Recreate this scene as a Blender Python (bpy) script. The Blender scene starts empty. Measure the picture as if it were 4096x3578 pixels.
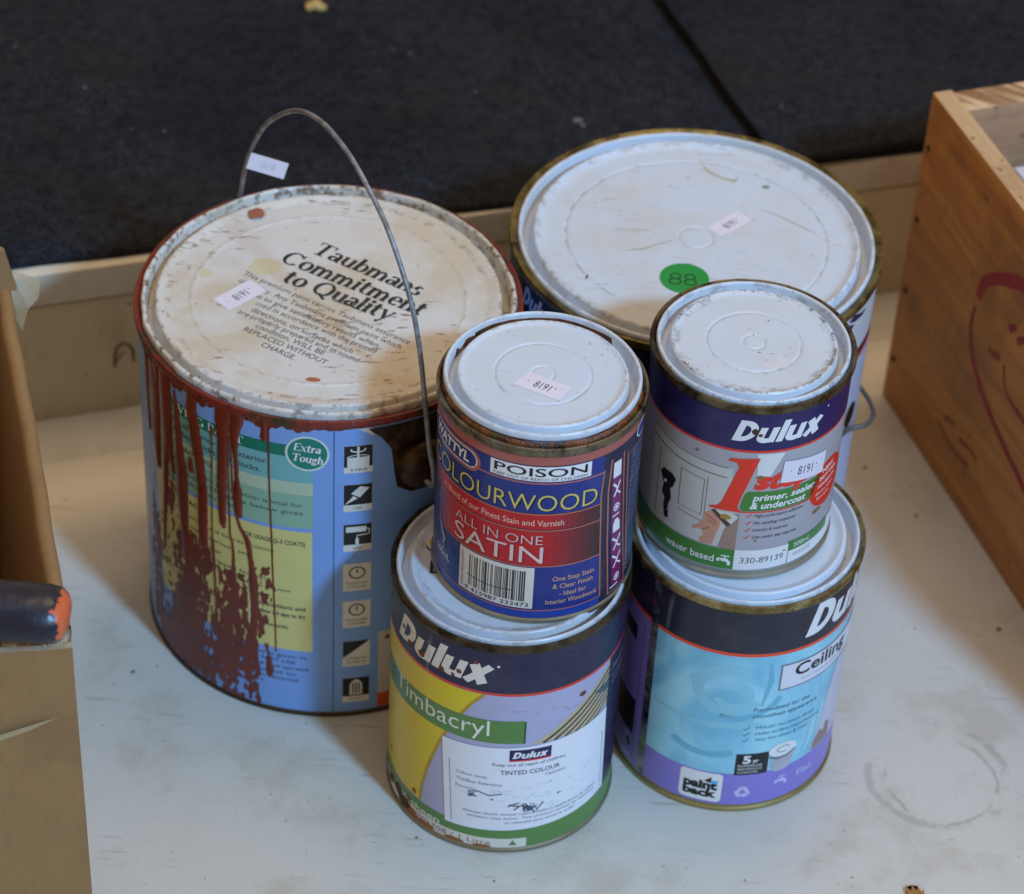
import bpy, bmesh, math, random
import numpy as np
from mathutils import Vector, Matrix

random.seed(7)
RNG = np.random.default_rng(11)
SC = bpy.context.scene
COL = SC.collection
rad = math.radians

# ------------------------------------------------------------------ camera
PITCH, ROLL, CAMZ = 0.7098, 0.0582, 1.0122
fwd = Vector((0, math.cos(PITCH), -math.sin(PITCH)))
upv = Vector((0, math.sin(PITCH), math.cos(PITCH)))
rgt = Vector((1, 0, 0))
cr, sr = math.cos(ROLL), math.sin(ROLL)
cx_, cy_ = rgt * cr + upv * sr, upv * cr - rgt * sr
camd = bpy.data.cameras.new('camera')
camd.sensor_fit = 'HORIZONTAL'; camd.sensor_width = 36
camd.lens = 36 * 11214.371 / 4096
camd.clip_start = 0.05; camd.clip_end = 60
camd.dof.use_dof = True
camd.dof.focus_distance = 1.235
camd.dof.aperture_fstop = 9.5
cam = bpy.data.objects.new('camera', camd); COL.objects.link(cam)
cam.matrix_world = Matrix(((cx_.x, cy_.x, -fwd.x, 0), (cx_.y, cy_.y, -fwd.y, 0), (cx_.z, cy_.z, -fwd.z, CAMZ), (0, 0, 0, 1)))
SC.camera = cam

# ------------------------------------------------------------------ light
world = bpy.data.worlds.new('World'); SC.world = world
world.use_nodes = True
bg = world.node_tree.nodes['Background']
bg.inputs['Color'].default_value = (1.0, 0.77, 0.54, 1)
bg.inputs['Strength'].default_value = 0.40


def area(name, loc, target, size, power, color, sy=None):
    ld = bpy.data.lights.new(name, 'AREA')
    ld.shape = 'RECTANGLE' if sy else 'DISK'
    ld.size = size
    if sy: ld.size_y = sy
    ld.energy = power; ld.color = color
    o = bpy.data.objects.new(name, ld); COL.objects.link(o)
    o.location = loc
    o.rotation_euler = (Vector(target) - Vector(loc)).to_track_quat('-Z', 'Y').to_euler()
    return o


area('window_light', (2.30, -1.80, 3.28), (0.03, 1.0, 0.1), 0.46, 214, (0.27, 0.585, 1.0))
area('tube_light', (-0.35, 0.70, 2.4), (0.0, 1.0, 0.1), 0.35, 2.0, (0.70, 0.86, 1.0), 1.2)
area('overhead_fill', (0.35, 1.55, 2.3), (0.0, 1.05, 0.1), 1.0, 11.5, (1.0, 0.74, 0.47), 1.0)  # soft warm fill added overhead to brighten the lids
# warm lamp behind the step, cone flattened to shape a narrow strip of light
wl = bpy.data.lights.new('warm_lamp', 'SPOT')
wl.energy = 27; wl.color = (1.0, 0.70, 0.38); wl.spot_size = rad(36); wl.spot_blend = 0.25; wl.shadow_soft_size = 0.02
wo = bpy.data.objects.new('warm_lamp', wl); COL.objects.link(wo)
_e = Vector((.9477, .3193, 0)); _n = Vector((-.3193, .9477, 0))
_t = Vector((-.2636, 1.1749, 0)) + _e * .27 - _n * .060
_d = (_n * math.cos(rad(70)) + Vector((0, 0, 1)) * math.sin(rad(70))).normalized()
_z = _d; _x = _e; _y = _z.cross(_x)
wo.matrix_world = Matrix(((_x.x, _y.x, _z.x, 0), (_x.y, _y.y, _z.y, 0), (_x.z, _y.z, _z.z, 0), (0, 0, 0, 1)))
wo.matrix_world = Matrix.Translation(_t + _d * 2.0) @ wo.matrix_world @ Matrix.Diagonal((1, .036, 1, 1))

SC.view_settings.view_transform = 'Standard'
SC.view_settings.look = 'None'
SC.view_settings.exposure = 0.0
SC.view_settings.gamma = 1.0
SC.cycles.max_bounces = 8


# ------------------------------------------------------------------ materials
def lin(c):
    return tuple(((v / 255) / 12.92 if v / 255 <= 0.04045 else ((v / 255 + 0.055) / 1.055) ** 2.4) for v in c)


class NT:
    def __init__(s, name):
        s.m = bpy.data.materials.new(name); s.m.use_nodes = True
        s.t = s.m.node_tree; s.b = s.t.nodes['Principled BSDF']
        s.tc = s.t.nodes.new('ShaderNodeTexCoord').outputs['Object']

    def n(s, kind, **kw):
        x = s.t.nodes.new(kind)
        for k, v in kw.items(): setattr(x, k, v)
        return x

    def l(s, a, b): s.t.links.new(a, b)

    def noise(s, scale, detail=3, rough=.5, dist=0, seed=0, stretch=None, rot=None):
        mp = s.n('ShaderNodeMapping')
        s.l(s.tc, mp.inputs[0])
        mp.inputs['Location'].default_value = (seed * 1.37, seed * .71, seed * .43)
        if stretch: mp.inputs['Scale'].default_value = stretch
        if rot: mp.inputs['Rotation'].default_value = rot
        x = s.n('ShaderNodeTexNoise')
        x.inputs['Scale'].default_value = scale; x.inputs['Detail'].default_value = detail
        x.inputs['Roughness'].default_value = rough; x.inputs['Distortion'].default_value = dist
        s.l(mp.outputs[0], x.inputs['Vector'])
        return x.outputs['Fac']

    def ramp(s, fac, a, b, lo=0.0, hi=1.0):
        x = s.n('ShaderNodeMapRange'); x.interpolation_type = 'SMOOTHSTEP'
        s.l(fac, x.inputs['Value'])
        x.inputs['From Min'].default_value = a; x.inputs['From Max'].default_value = b
        x.inputs['To Min'].default_value = lo; x.inputs['To Max'].default_value = hi
        return x.outputs[0]

    def math(s, op, a, b=None):
        x = s.n('ShaderNodeMath', operation=op)
        for i, v in enumerate((a, b)):
            if v is None: continue
            if isinstance(v, (int, float)): x.inputs[i].default_value = v
            else: s.l(v, x.inputs[i])
        return x.outputs[0]

    def mix(s, fac, a, b):
        x = s.n('ShaderNodeMix', data_type='RGBA')
        if isinstance(fac, (int, float)): x.inputs[0].default_value = fac
        else: s.l(fac, x.inputs[0])
        for i, v in ((6, a), (7, b)):
            if isinstance(v, tuple): x.inputs[i].default_value = (*v, 1)
            else: s.l(v, x.inputs[i])
        return x.outputs[2]

    def radius(s):
        sp = s.n('ShaderNodeSeparateXYZ'); s.l(s.tc, sp.inputs[0])
        a = s.math('MULTIPLY', sp.outputs[0], sp.outputs[0]); b = s.math('MULTIPLY', sp.outputs[1], sp.outputs[1])
        return s.math('SQRT', s.math('ADD', a, b))

    def axis(s, i):
        sp = s.n('ShaderNodeSeparateXYZ'); s.l(s.tc, sp.inputs[0]); return sp.outputs[i]

    def bump(s, h, dist, strength=1.0):
        x = s.n('ShaderNodeBump'); x.inputs['Strength'].default_value = strength; x.inputs['Distance'].default_value = dist
        s.l(h, x.inputs['Height']); s.l(x.outputs[0], s.b.inputs['Normal'])

    def out(s, col=None, rough=None, metal=None, spec=None):
        for nme, v in (('Base Color', col), ('Roughness', rough), ('Metallic', metal), ('Specular IOR Level', spec)):
            if v is None: continue
            if isinstance(v, tuple): s.b.inputs[nme].default_value = (*v, 1)
            elif isinstance(v, (int, float)): s.b.inputs[nme].default_value = v
            else: s.l(v, s.b.inputs[nme])
        return s.m


MATS = {}


def P(name, rgb, rough=.38, var=.07, metal=0, scale=90, scuff=.0):
    """printed ink / paper / paint: flat colour with slight mottling and scuffs"""
    if name in MATS: return MATS[name]
    c = lin(rgb); m = NT(name)
    f = m.noise(scale, 4, .6, seed=len(MATS))
    col = m.mix(f, tuple(v * (1 - var) for v in c), tuple(min(1, v * (1 + var)) for v in c))
    if scuff:
        g = m.ramp(m.noise(420, 2, .6, seed=3 + len(MATS)), .70, .74)
        g2 = m.ramp(m.noise(40, 2, .5, seed=9), .48, .62)
        col = m.mix(m.math('MULTIPLY', m.math('MULTIPLY', g, g2), scuff), col, (.42, .40, .36))
    if not metal:
        dust = m.ramp(m.noise(30, 5, .65, seed=51), .48, .76, 0, .055)
        grain = m.ramp(m.noise(900, 2, .5, seed=52), .35, .75, 0, .02)
        scr = m.math('MULTIPLY', m.ramp(m.noise(60, 2, .5, .3, seed=53, stretch=(1, 1, .07)), .655, .69), m.ramp(m.noise(25, 2, seed=54), .50, .60, 0, .30))
        col = m.mix(m.math('ADD', m.math('ADD', dust, grain), scr), col, (.40, .385, .36))
        m.bump(m.noise(38, 2, .4, seed=55), .0012, .12)
    r = m.ramp(m.noise(35, 3, .6, seed=5), .3, .7, rough - .07, rough + .09)
    MATS[name] = m.out(col, r, metal, .34)
    return MATS[name]


def rim_mat(name, c0, c1, seed, rough=.34):
    m = NT(name)
    f = m.ramp(m.noise(48, 4, .6, .8, seed=seed), .40, .66)
    col = m.mix(f, lin(c0), lin(c1))
    col = m.mix(m.math('MULTIPLY', m.ramp(m.noise(420, 3, .6, seed=seed + 7), .60, .68), .7), col, tuple(v * .35 for v in lin(c1)))
    r = m.ramp(m.noise(240, 4, .6, seed=seed + 2), .3, .7, rough - .1, rough + .25)
    m.bump(m.noise(500, 3, seed=seed), .0002, .5)
    return m.out(col, r, m.ramp(m.noise(120, 3, .6, seed=seed + 4), .35, .6, .95, .55))


def lid_mat(name, base, stain, dirt, seed, amt, edges=(), streak=.0, rot=.5):
    """white enamel lid with stains, specks, streaks and grime caught on its ridges"""
    m = NT(name)
    col = m.mix(m.noise(30, 3, seed=seed), lin(base), tuple(v * .93 for v in lin(base)))
    broad = m.ramp(m.noise(22, 5, .62, seed=seed + 1), .42, .66)
    col = m.mix(m.math('MULTIPLY', broad, .75 * amt), col, lin(stain))
    if streak:
        st = m.ramp(m.noise(95, 3, .6, seed=seed + 5, stretch=(1, 4.5, 1), rot=(0, 0, rot)), .60, .66)
        area_ = m.ramp(m.noise(17, 2, seed=seed + 8), .46, .56)
        col = m.mix(m.math('MULTIPLY', m.math('MULTIPLY', st, area_), streak), col, lin(dirt))
    sp = m.ramp(m.noise(330, 3, .6, seed=seed + 2), .655, .70)
    ar = m.ramp(m.noise(34, 3, .6, seed=seed + 3), .47, .60)
    col = m.mix(m.math('MULTIPLY', m.math('MULTIPLY', sp, ar), .9 * min(1, amt + .25)), col, lin(dirt))
    r = m.radius()
    for (r0, w, k) in edges:
        d = m.math('ABSOLUTE', m.math('SUBTRACT', r, r0))
        band = m.ramp(d, w, w * .2)
        nz = m.ramp(m.noise(150, 5, .75, seed=seed + r0 * 100), .49, .60)
        col = m.mix(m.math('MULTIPLY', m.math('MULTIPLY', band, nz), k), col, lin(dirt))
    rg = m.ramp(m.noise(50, 4, .6, seed=seed + 6), .3, .7, .27, .5)
    return m.out(col, rg)


# ------------------------------------------------------------------ object helpers
def tag(o, label=None, cat=None, group=None, kind=None):
    if label: o['label'] = label
    if cat: o['category'] = cat
    if group: o['group'] = group
    if kind: o['kind'] = kind
    return o


def link(name, me, mat, parent=None, loc=None):
    o = bpy.data.objects.new(name, me); COL.objects.link(o)
    for mm in (mat if isinstance(mat, (list, tuple)) else [mat]):
        me.materials.append(mm)
    if parent: o.parent = parent
    if loc: o.location = loc
    return o


def obj(name, bm, mat, parent=None, loc=None, smooth=40):
    me = bpy.data.meshes.new(name); bm.to_mesh(me); bm.free()
    if smooth:
        for p in me.polygons: p.use_smooth = True
        me.set_sharp_from_angle(angle=rad(smooth))
    return link(name, me, mat, parent, loc)


def empty(name, loc, rz=0):
    o = bpy.data.objects.new(name, None); COL.objects.link(o)
    o.location = loc; o.rotation_euler = (0, 0, rz); o.empty_display_size = .02
    return o


def lathe(prof, seg=120, th0=0.0, caps=True, wob=None):
    """revolve a profile of (r, z) in mm; caps closes ends that are not on the axis"""
    bm = bmesh.new(); rings = []
    for (r, z) in prof:
        if r < 1e-6:
            rings.append([bm.verts.new((0, 0, z * .001))])
        else:
            rg = []
            for k in range(seg):
                a = th0 + 2 * math.pi * k / seg
                rr, zz = r, z
                if wob: rr, zz = wob(r, z, a)
                rg.append(bm.verts.new((rr * .001 * math.cos(a), rr * .001 * math.sin(a), zz * .001)))
            rings.append(rg)
    for a, b in zip(rings, rings[1:]):
        for k in range(seg):
            k2 = (k + 1) % seg
            if len(a) == 1 and len(b) == 1: break
            if len(a) == 1: bm.faces.new((a[0], b[k], b[k2]))
            elif len(b) == 1: bm.faces.new((a[k], b[0], a[k2]))
            else: bm.faces.new((a[k], b[k], b[k2], a[k2]))
    bmesh.ops.recalc_face_normals(bm, faces=bm.faces)
    return bm


def tube(pts, r, seg=10, cap=True):
    bm = bmesh.new(); pts = [Vector(p) for p in pts]; rings = []; ref = None
    rs = r if isinstance(r, (list, tuple)) else [r] * len(pts)
    for i, p in enumerate(pts):
        t = (pts[min(i + 1, len(pts) - 1)] - pts[max(i - 1, 0)]).normalized()
        if ref is None: ref = t.orthogonal().normalized()
        ref = (ref - t * ref.dot(t)).normalized(); q = t.cross(ref)
        rings.append([bm.verts.new(p + (ref * math.cos(a) + q * math.sin(a)) * rs[i]) for a in (2 * math.pi * k / seg for k in range(seg))])
    for a, b in zip(rings, rings[1:]):
        for k in range(seg): bm.faces.new((a[k], a[(k + 1) % seg], b[(k + 1) % seg], b[k]))
    if cap: bm.faces.new(rings[0][::-1]); bm.faces.new(rings[-1])
    bmesh.ops.recalc_face_normals(bm, faces=bm.faces)
    return bm


def spline(pts, n=6):
    pts = [Vector(p) for p in pts]; out = []
    for i in range(len(pts) - 1):
        p0, p1, p2, p3 = pts[max(i - 1, 0)], pts[i], pts[i + 1], pts[min(i + 2, len(pts) - 1)]
        for k in range(n):
            t = k / n
            out.append(.5 * ((2 * p1) + (p2 - p0) * t + (2 * p0 - 5 * p1 + 4 * p2 - p3) * t * t + (3 * p1 - p0 - 3 * p2 + p3) * t ** 3))
    out.append(pts[-1]); return out


def box(bm, M4, x0, x1, y0, y1, z0, z1):
    vs = [bm.verts.new(M4 @ Vector(p)) for p in ((x0, y0, z0), (x1, y0, z0), (x1, y1, z0), (x0, y1, z0), (x0, y0, z1), (x1, y0, z1), (x1, y1, z1), (x0, y1, z1))]
    for f in ((0, 3, 2, 1), (4, 5, 6, 7), (0, 1, 5, 4), (1, 2, 6, 5), (2, 3, 7, 6), (3, 0, 4, 7)):
        bm.faces.new([vs[i] for i in f])
    return vs


def boxobj(name, M4, dims, mat, parent, bev=.0008, jit=0):
    bm = bmesh.new(); box(bm, M4, *dims)
    if bev: bmesh.ops.bevel(bm, geom=list(bm.edges), offset=bev, segments=2, affect='EDGES', profile=.6)
    return obj(name, bm, mat, parent, smooth=35)


# ------------------------------------------------------------------ 2-D print shapes (mm)
_tc = {}


def text_mesh(s, bold=0.0, spacing=1.0):
    key = (s, bold, spacing)
    if key in _tc: return _tc[key]
    cu = bpy.data.curves.new('t', 'FONT'); cu.body = s; cu.size = 1; cu.resolution_u = 3
    cu.offset = bold; cu.space_character = spacing
    o = bpy.data.objects.new('t', cu); COL.objects.link(o)
    dg = bpy.context.evaluated_depsgraph_get()
    me = bpy.data.meshes.new_from_object(o.evaluated_get(dg))
    v = [(p.co.x, p.co.y) for p in me.vertices]; f = [tuple(p.vertices) for p in me.polygons]
    bpy.data.objects.remove(o); bpy.data.curves.remove(cu); bpy.data.meshes.remove(me)
    _tc[key] = (v, f); return v, f


CAPH = max(y for x, y in text_mesh('H')[0])

# stroke glyphs: v stem, h thin bar, a arc, d diagonal, s serif, p dot  (cap height 1, x height .68)
G = {
    'T': (.80, 'v .38 0 1;h .02 .78 .96;d .05 .74 .03 1 .07;d .73 .74 .75 1 .07;s .38 .03 .40'),
    'a': (.56, 'a .26 .49 .19 .19 10 165;v .43 .06 .52;a .22 .2 .2 .19 0 360;s .5 .03 .14'),
    'u': (.66, 'v .13 .18 .68;a .32 .2 .19 .2 180 330;v .5 0 .68;s .07 .65 .16;s .44 .65 .16;s .57 .03 .16'),
    'b': (.62, 'v .13 0 1;a .33 .34 .24 .33 0 360;s .08 .97 .16'),
    'm': (1.0, 'v .13 0 .68;a .31 .48 .16 .2 10 170;v .47 0 .5;a .65 .48 .16 .2 10 170;v .82 0 .5;s .13 .03 .26;s .47 .03 .24;s .82 .03 .26;s .07 .65 .16'),
    'n': (.66, 'v .13 0 .68;a .32 .48 .18 .2 10 170;v .49 0 .5;s .13 .03 .26;s .49 .03 .26;s .07 .65 .16'),
    's': (.46, 'a .22 .51 .16 .16 35 250;a .22 .17 .18 .17 -145 80'),
    'C': (.84, 'a .44 .5 .4 .5 42 318;d .75 .7 .77 1 .06'),
    'o': (.64, 'a .32 .34 .27 .34 0 360'),
    'i': (.32, 'v .15 0 .68;s .15 .03 .28;s .09 .65 .16;p .15 .88 .1'),
    't': (.44, 'v .17 .14 .88;h .01 .38 .65;a .3 .15 .13 .15 180 320'),
    'e': (.58, 'a .3 .34 .25 .34 0 315;h .08 .52 .37'),
    'Q': (.96, 'a .46 .5 .42 .5 0 360;d .42 .12 .84 -.18 .12'),
    'l': (.32, 'v .15 0 1;s .15 .03 .28;s .09 .97 .16'),
    'y': (.62, 'd .09 .68 .33 .04 .15;d .55 .68 .2 -.28 .07;s .1 .65 .22;s .53 .65 .18;p .17 -.26 .07'),
    'E': (.74, 'v .15 0 1;h .05 .66 .96;h .15 .5 .52;h .05 .68 .04;d .63 .75 .66 1 .06;d .65 0 .68 .26 .06'),
    'x': (.62, 'd .08 .68 .53 0 .15;d .52 .68 .07 0 .06;s .1 .65 .22;s .5 .65 .2;s .1 .03 .2;s .51 .03 .22'),
    'r': (.48, 'v .13 0 .68;a .33 .46 .18 .19 55 160;p .38 .58 .08;s .13 .03 .26;s .07 .65 .16'),
    'g': (.58, 'a .26 .44 .2 .23 0 360;a .27 -.07 .23 .17 0 360;d .1 .22 .12 .08 .07;h .42 .58 .64'),
    'h': (.66, 'v .13 0 1;a .32 .48 .18 .2 10 170;v .49 0 .5;s .13 .03 .26;s .49 .03 .26;s .07 .97 .16'),
    'P': (.70, 'v .16 0 1;a .36 .74 .27 .25 -92 92;s .16 .03 .34;h .05 .36 .97'),
    'A': (.84, 'd .1 0 .4 1 .07;d .4 1 .72 0 .18;h .2 .62 .34;s .1 .03 .22;s .7 .03 .26'),
    'I': (.38, 'v .19 0 1;s .19 .03 .34;s .19 .97 .34'),
    'N': (.86, 'd .14 0 .14 1 .07;d .14 1 .7 0 .17;d .7 0 .7 1 .07;s .13 .03 .24;s .7 .97 .24'),
    'L': (.66, 'v .16 0 1;h .05 .62 .04;d .59 0 .62 .27 .06;s .16 .97 .34'),
    'V': (.82, 'd .1 1 .42 0 .18;d .42 0 .72 1 .07;s .12 .97 .28;s .7 .97 .22'),
    'G': (.88, 'a .44 .5 .4 .5 42 325;v .74 .05 .42;s .74 .42 .26'),
    ' ': (.34, ''),
}
# heavy sans brand lettering
GB = {
    'D': (.77, 'V .15 0 1;A .27 .5 .34 .385 -90 90;H .1 .29 .885;H .1 .29 .115'),
    'u': (.68, 'V .13 .22 .7;A .33 .235 .2 .15 180 360;V .53 0 .7'),
    'l': (.28, 'V .14 0 1'),
    'x': (.68, 'd .13 .7 .55 0 .26;d .57 .7 .09 0 .24'),
}


class P2:
    def __init__(s): s.v = []; s.f = []; s.k = 0

    def poly(s, pts):
        n = len(s.v); s.k += 1
        s.v += [(p[0], p[1], s.k) for p in pts]; s.f.append(tuple(range(n, n + len(pts)))); return s

    def rect(s, x0, y0, x1, y1): return s.poly([(x0, y0), (x1, y0), (x1, y1), (x0, y1)])

    def strip(s, L, R):
        n = len(s.v); s.k += 1; m = len(L)
        s.v += [(p[0], p[1], s.k) for p in L] + [(p[0], p[1], s.k) for p in R]
        for i in range(m - 1): s.f.append((n + i, n + m + i, n + m + i + 1, n + i + 1))
        return s

    def stroke(s, pts, w):
        m = len(pts); L = []; R = []
        ws = w if isinstance(w, (list, tuple)) else [w] * m
        for i, (x, y) in enumerate(pts):
            x0, y0 = pts[max(i - 1, 0)]; x1, y1 = pts[min(i + 1, m - 1)]
            d = math.hypot(x1 - x0, y1 - y0) or 1
            nx, ny = -(y1 - y0) / d * ws[i] / 2, (x1 - x0) / d * ws[i] / 2
            L.append((x + nx, y + ny)); R.append((x - nx, y - ny))
        return s.strip(R, L)

    def ell(s, cx, cy, rx, ry, n=36):
        return s.poly([(cx + rx * math.cos(2 * math.pi * i / n), cy + ry * math.sin(2 * math.pi * i / n)) for i in range(n)])

    def arc(s, cx, cy, rx, ry, a0, a1, w, n=None, thin=None):
        n = n or max(6, int(abs(a1 - a0) / 12)); L = []; R = []
        for i in range(n + 1):
            a = rad(a0 + (a1 - a0) * i / n); c, q = math.cos(a), math.sin(a)
            ww = w if thin is None else thin + (w - thin) * abs(c) ** 1.3
            L.append((cx + (rx - ww / 2) * c, cy + (ry - ww / 2) * q)); R.append((cx + (rx + ww / 2) * c, cy + (ry + ww / 2) * q))
        return s.strip(L, R)

    def add(s, o, fn=None):
        n = len(s.v); s.k += 1; base = s.k
        for (x, y, k) in o.v:
            if fn: x, y = fn(x, y)
            s.v.append((x, y, base + k)); 
        s.k = base + o.k
        s.f += [tuple(i + n for i in f) for f in o.f]; return s

    def text(s, t, x, y, w=None, h=3, bold=0, shear=0, rot=0, align='l', spacing=1.0):
        v, f = text_mesh(t, bold, spacing)
        if not v: return s
        x0 = min(p[0] for p in v); x1 = max(p[0] for p in v)
        sy = h / CAPH; sx = (w / (x1 - x0)) if w else sy
        W = (x1 - x0) * sx; ox = {'l': 0, 'c': -W / 2, 'r': -W}[align]
        c, q = math.cos(rad(rot)), math.sin(rad(rot)); n = len(s.v); s.k += 1
        for (a, b) in v:
            X = (a - x0) * sx + ox + shear * b * sy; Y = b * sy
            s.v.append((x + X * c - Y * q, y + X * q + Y * c, s.k))
        s.f += [tuple(i + n for i in ff) for ff in f]; return s

    def glyphs(s, t, x, y, w, h, thick=.17, thin=.055, shear=0, rot=0, table=G, serif=True):
        t0 = P2(); cx = 0
        for ch in t:
            adv, ops = table.get(ch, table.get('o'))
            for op in filter(None, ops.split(';')):
                a = op.split(); k = a[0]; q = [float(i) for i in a[1:]]
                if k == 'v': t0.rect(cx + q[0] - thick / 2, q[1], cx + q[0] + thick / 2, q[2])
                elif k == 'h': t0.rect(cx + q[0], q[2] - thin / 2, cx + q[1], q[2] + thin / 2)
                elif k == 's' and serif: t0.rect(cx + q[0] - q[2] / 2, q[1] - .03, cx + q[0] + q[2] / 2, q[1] + .03)
                elif k == 'a': t0.arc(cx + q[0], q[1], q[2] - thick * .3, q[3] - thin * .5, q[4], q[5], thick, thin=thin)
                elif k == 'd': t0.stroke([(cx + q[0], q[1]), (cx + q[2], q[3])], q[4])
                elif k == 'p': t0.ell(cx + q[0], q[1], q[2], q[2], 14)
                elif k == 'V': t0.rect(cx + q[0] - .115, q[1], cx + q[0] + .115, q[2])
                elif k == 'H': t0.rect(cx + q[0], q[2] - .11, cx + q[1], q[2] + .11)
                elif k == 'A': t0.arc(cx + q[0], q[1], q[2], q[3], q[4], q[5], .225, n=14)
            cx += adv
        sx = w / cx; c, q_ = math.cos(rad(rot)), math.sin(rad(rot))

        def fn(a, b):
            X = a * sx + shear * b * h; Y = b * h
            return x + X * c - Y * q_, y + X * q_ + Y * c
        return s.add(t0, fn)

    def dulux(s, x, y, w, h, rot=0): return s.glyphs('Dulux', x, y, w, h, shear=.30, table=GB, rot=rot)


SEG = 120
LAY = 6e-5


class Can:
    def __init__(s, name, label, loc, R, H, rim, group=None, v0=3.0, v1=None):
        s.R, s.H, s.rim = R, H, rim
        s.o = tag(empty(name, loc), label, 'paint can', group)
        s.th = math.atan2(-loc[1], -loc[0]); s.dt = 2 * math.pi / SEG
        s.v0 = v0; s.v1 = v1 or H - 6; s.label = None

    def pos(s, u, v, off):
        t = u / s.R
        loc = (t / s.dt) % 1.0 * s.dt
        r = (s.R * .001 + off) * math.cos(s.dt / 2) / math.cos(loc - s.dt / 2)
        a = s.th + t
        return (r * math.cos(a), r * math.sin(a), v * .001)

    def wrap(s, name, p2, mat, layer, parent=None, cut=True, lift=3e-6):
        bm = bmesh.new()
        vs = [bm.verts.new((x, y, k)) for (x, y, k) in p2.v]
        for f in p2.f:
            try: bm.faces.new([vs[i] for i in f])
            except ValueError: pass
        big = [f for f in bm.faces if len(f.verts) > 4]
        if big: bmesh.ops.triangulate(bm, faces=big)
        if cut:
            xs = [v.co.x for v in bm.verts]; du = s.R * s.dt
            for k in range(math.ceil(min(xs) / du + 1e-4), math.floor(max(xs) / du - 1e-4) + 1):
                bmesh.ops.bisect_plane(bm, geom=list(bm.verts) + list(bm.edges) + list(bm.faces), dist=1e-5, plane_co=(k * du, 0, 0), plane_no=(1, 0, 0))
        for v in bm.verts:
            v.co = s.pos(v.co.x, v.co.y, .00012 + layer * LAY + v.co.z * lift)
        me = bpy.data.meshes.new(name); 
        for f in bm.faces:
            c = f.calc_center_median(); f.normal_update()
            if f.normal.x * c.x + f.normal.y * c.y < 0: f.normal_flip()
        bm.to_mesh(me); bm.free()
        for q in me.polygons: q.use_smooth = True
        nr = [Vector((v.co.x, v.co.y, 0)).normalized() for v in me.vertices]
        me.normals_split_custom_set_from_vertices(nr)
        return link(name, me, mat, parent if parent is not None else s.label)

    def base(s, body_mat, rim_m, label_mat, w=2.8):
        R, H, rm = s.R, s.H, s.rim
        prof = [(0, 2.2), (R - 3, 2.2), (R - 2.2, .3), (R + .2, 0), (R + 1.0, .7), (R + 1.0, 2.4), (R + .05, 3.0), (R - .02, 4), (R - .02, H - 8), (R, H - 5.2)]
        obj('body', lathe(prof, SEG, s.th), body_mat, s.o)
        prof = [(R - .3, H - 6.0), (R + .2, H - 5.0), (rm - .25, H - 4.3), (rm, H - 3.6), (rm, H - 1.2), (rm - .3, H - .3), (rm - .9, H), (rm - 1.5, H - .15), (rm - 1.9, H - .7), (rm - w + .3, H - 1.2), (rm - w, H - 2.0), (rm - w - .1, H - 5), (rm - w - 2.2, H - 6)]
        s.rimo = obj('rim', lathe(prof, SEG, s.th), rim_m, s.o)
        p = P2().rect(-math.pi * R + .001, s.v0, math.pi * R - .001, s.v1)
        s.label = s.wrap('label', p, label_mat, 0, s.o)

    def lid(s, mat, prof, dz=0.0, wob=None):
        """prof: (r, z above H) pairs"""
        s.lidz = dz
        s.lido = obj('lid', lathe([(r, s.H + z + dz) for r, z in prof], SEG, s.th, wob=wob), mat, s.o, smooth=50)
        return s.lido

    def decal(s, name, parts, z, parent=None):
        """flat print on the lid: parts = [(P2, mat)], z = height above H in mm"""
        bm = bmesh.new(); mats = []
        for i, (p2, m) in enumerate(parts):
            if m not in mats: mats.append(m)
            vs = [bm.verts.new((x * .001, y * .001, (s.H + z + .06 * i) * .001 + k * 3e-6)) for (x, y, k) in p2.v]
            for f in p2.f:
                try: ff = bm.faces.new([vs[j] for j in f])
                except ValueError: continue
                ff.material_index = mats.index(m); ff.normal_update()
                if ff.normal.z < 0: ff.normal_flip()
        bmesh.ops.triangulate(bm, faces=[f for f in bm.faces if len(f.verts) > 4])
        return obj(name, bm, mats, parent or s.o, smooth=0)


paper = P('sticker_paper', (224, 216, 226), .6, .03)
ink = P('sticker_ink', (52, 48, 62), .6, .1)
white = P('white_print', (226, 224, 224), .4, .04, scuff=.35)
black = P('black_print', (22, 22, 24), .4, .1)


def sticker_parts(tl, tr, br, bl, digits=True, flip=False):
    """price sticker through four corners (mm), digits 8191 along it"""
    p = P2().poly([bl, br, tr, tl]); d = P2().text('8191', 33, 28, 34, 40, bold=-.004)
    d.text("'", 17, 40, 2, 10); d.ell(76, 58, 1.6, 3.5, 8); d.text("'", 86, 60, 2, 10)

    def fn(x, y):
        a, b = x / 100, y / 100
        if flip: a, b = 1 - a, 1 - b
        X = [bl[i] * (1 - a) * (1 - b) + br[i] * a * (1 - b) + tr[i] * a * b + tl[i] * (1 - a) * b for i in (0, 1)]
        return X[0], X[1]
    q = P2().add(d, fn)
    return [(p, paper), (q, ink)]


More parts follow.
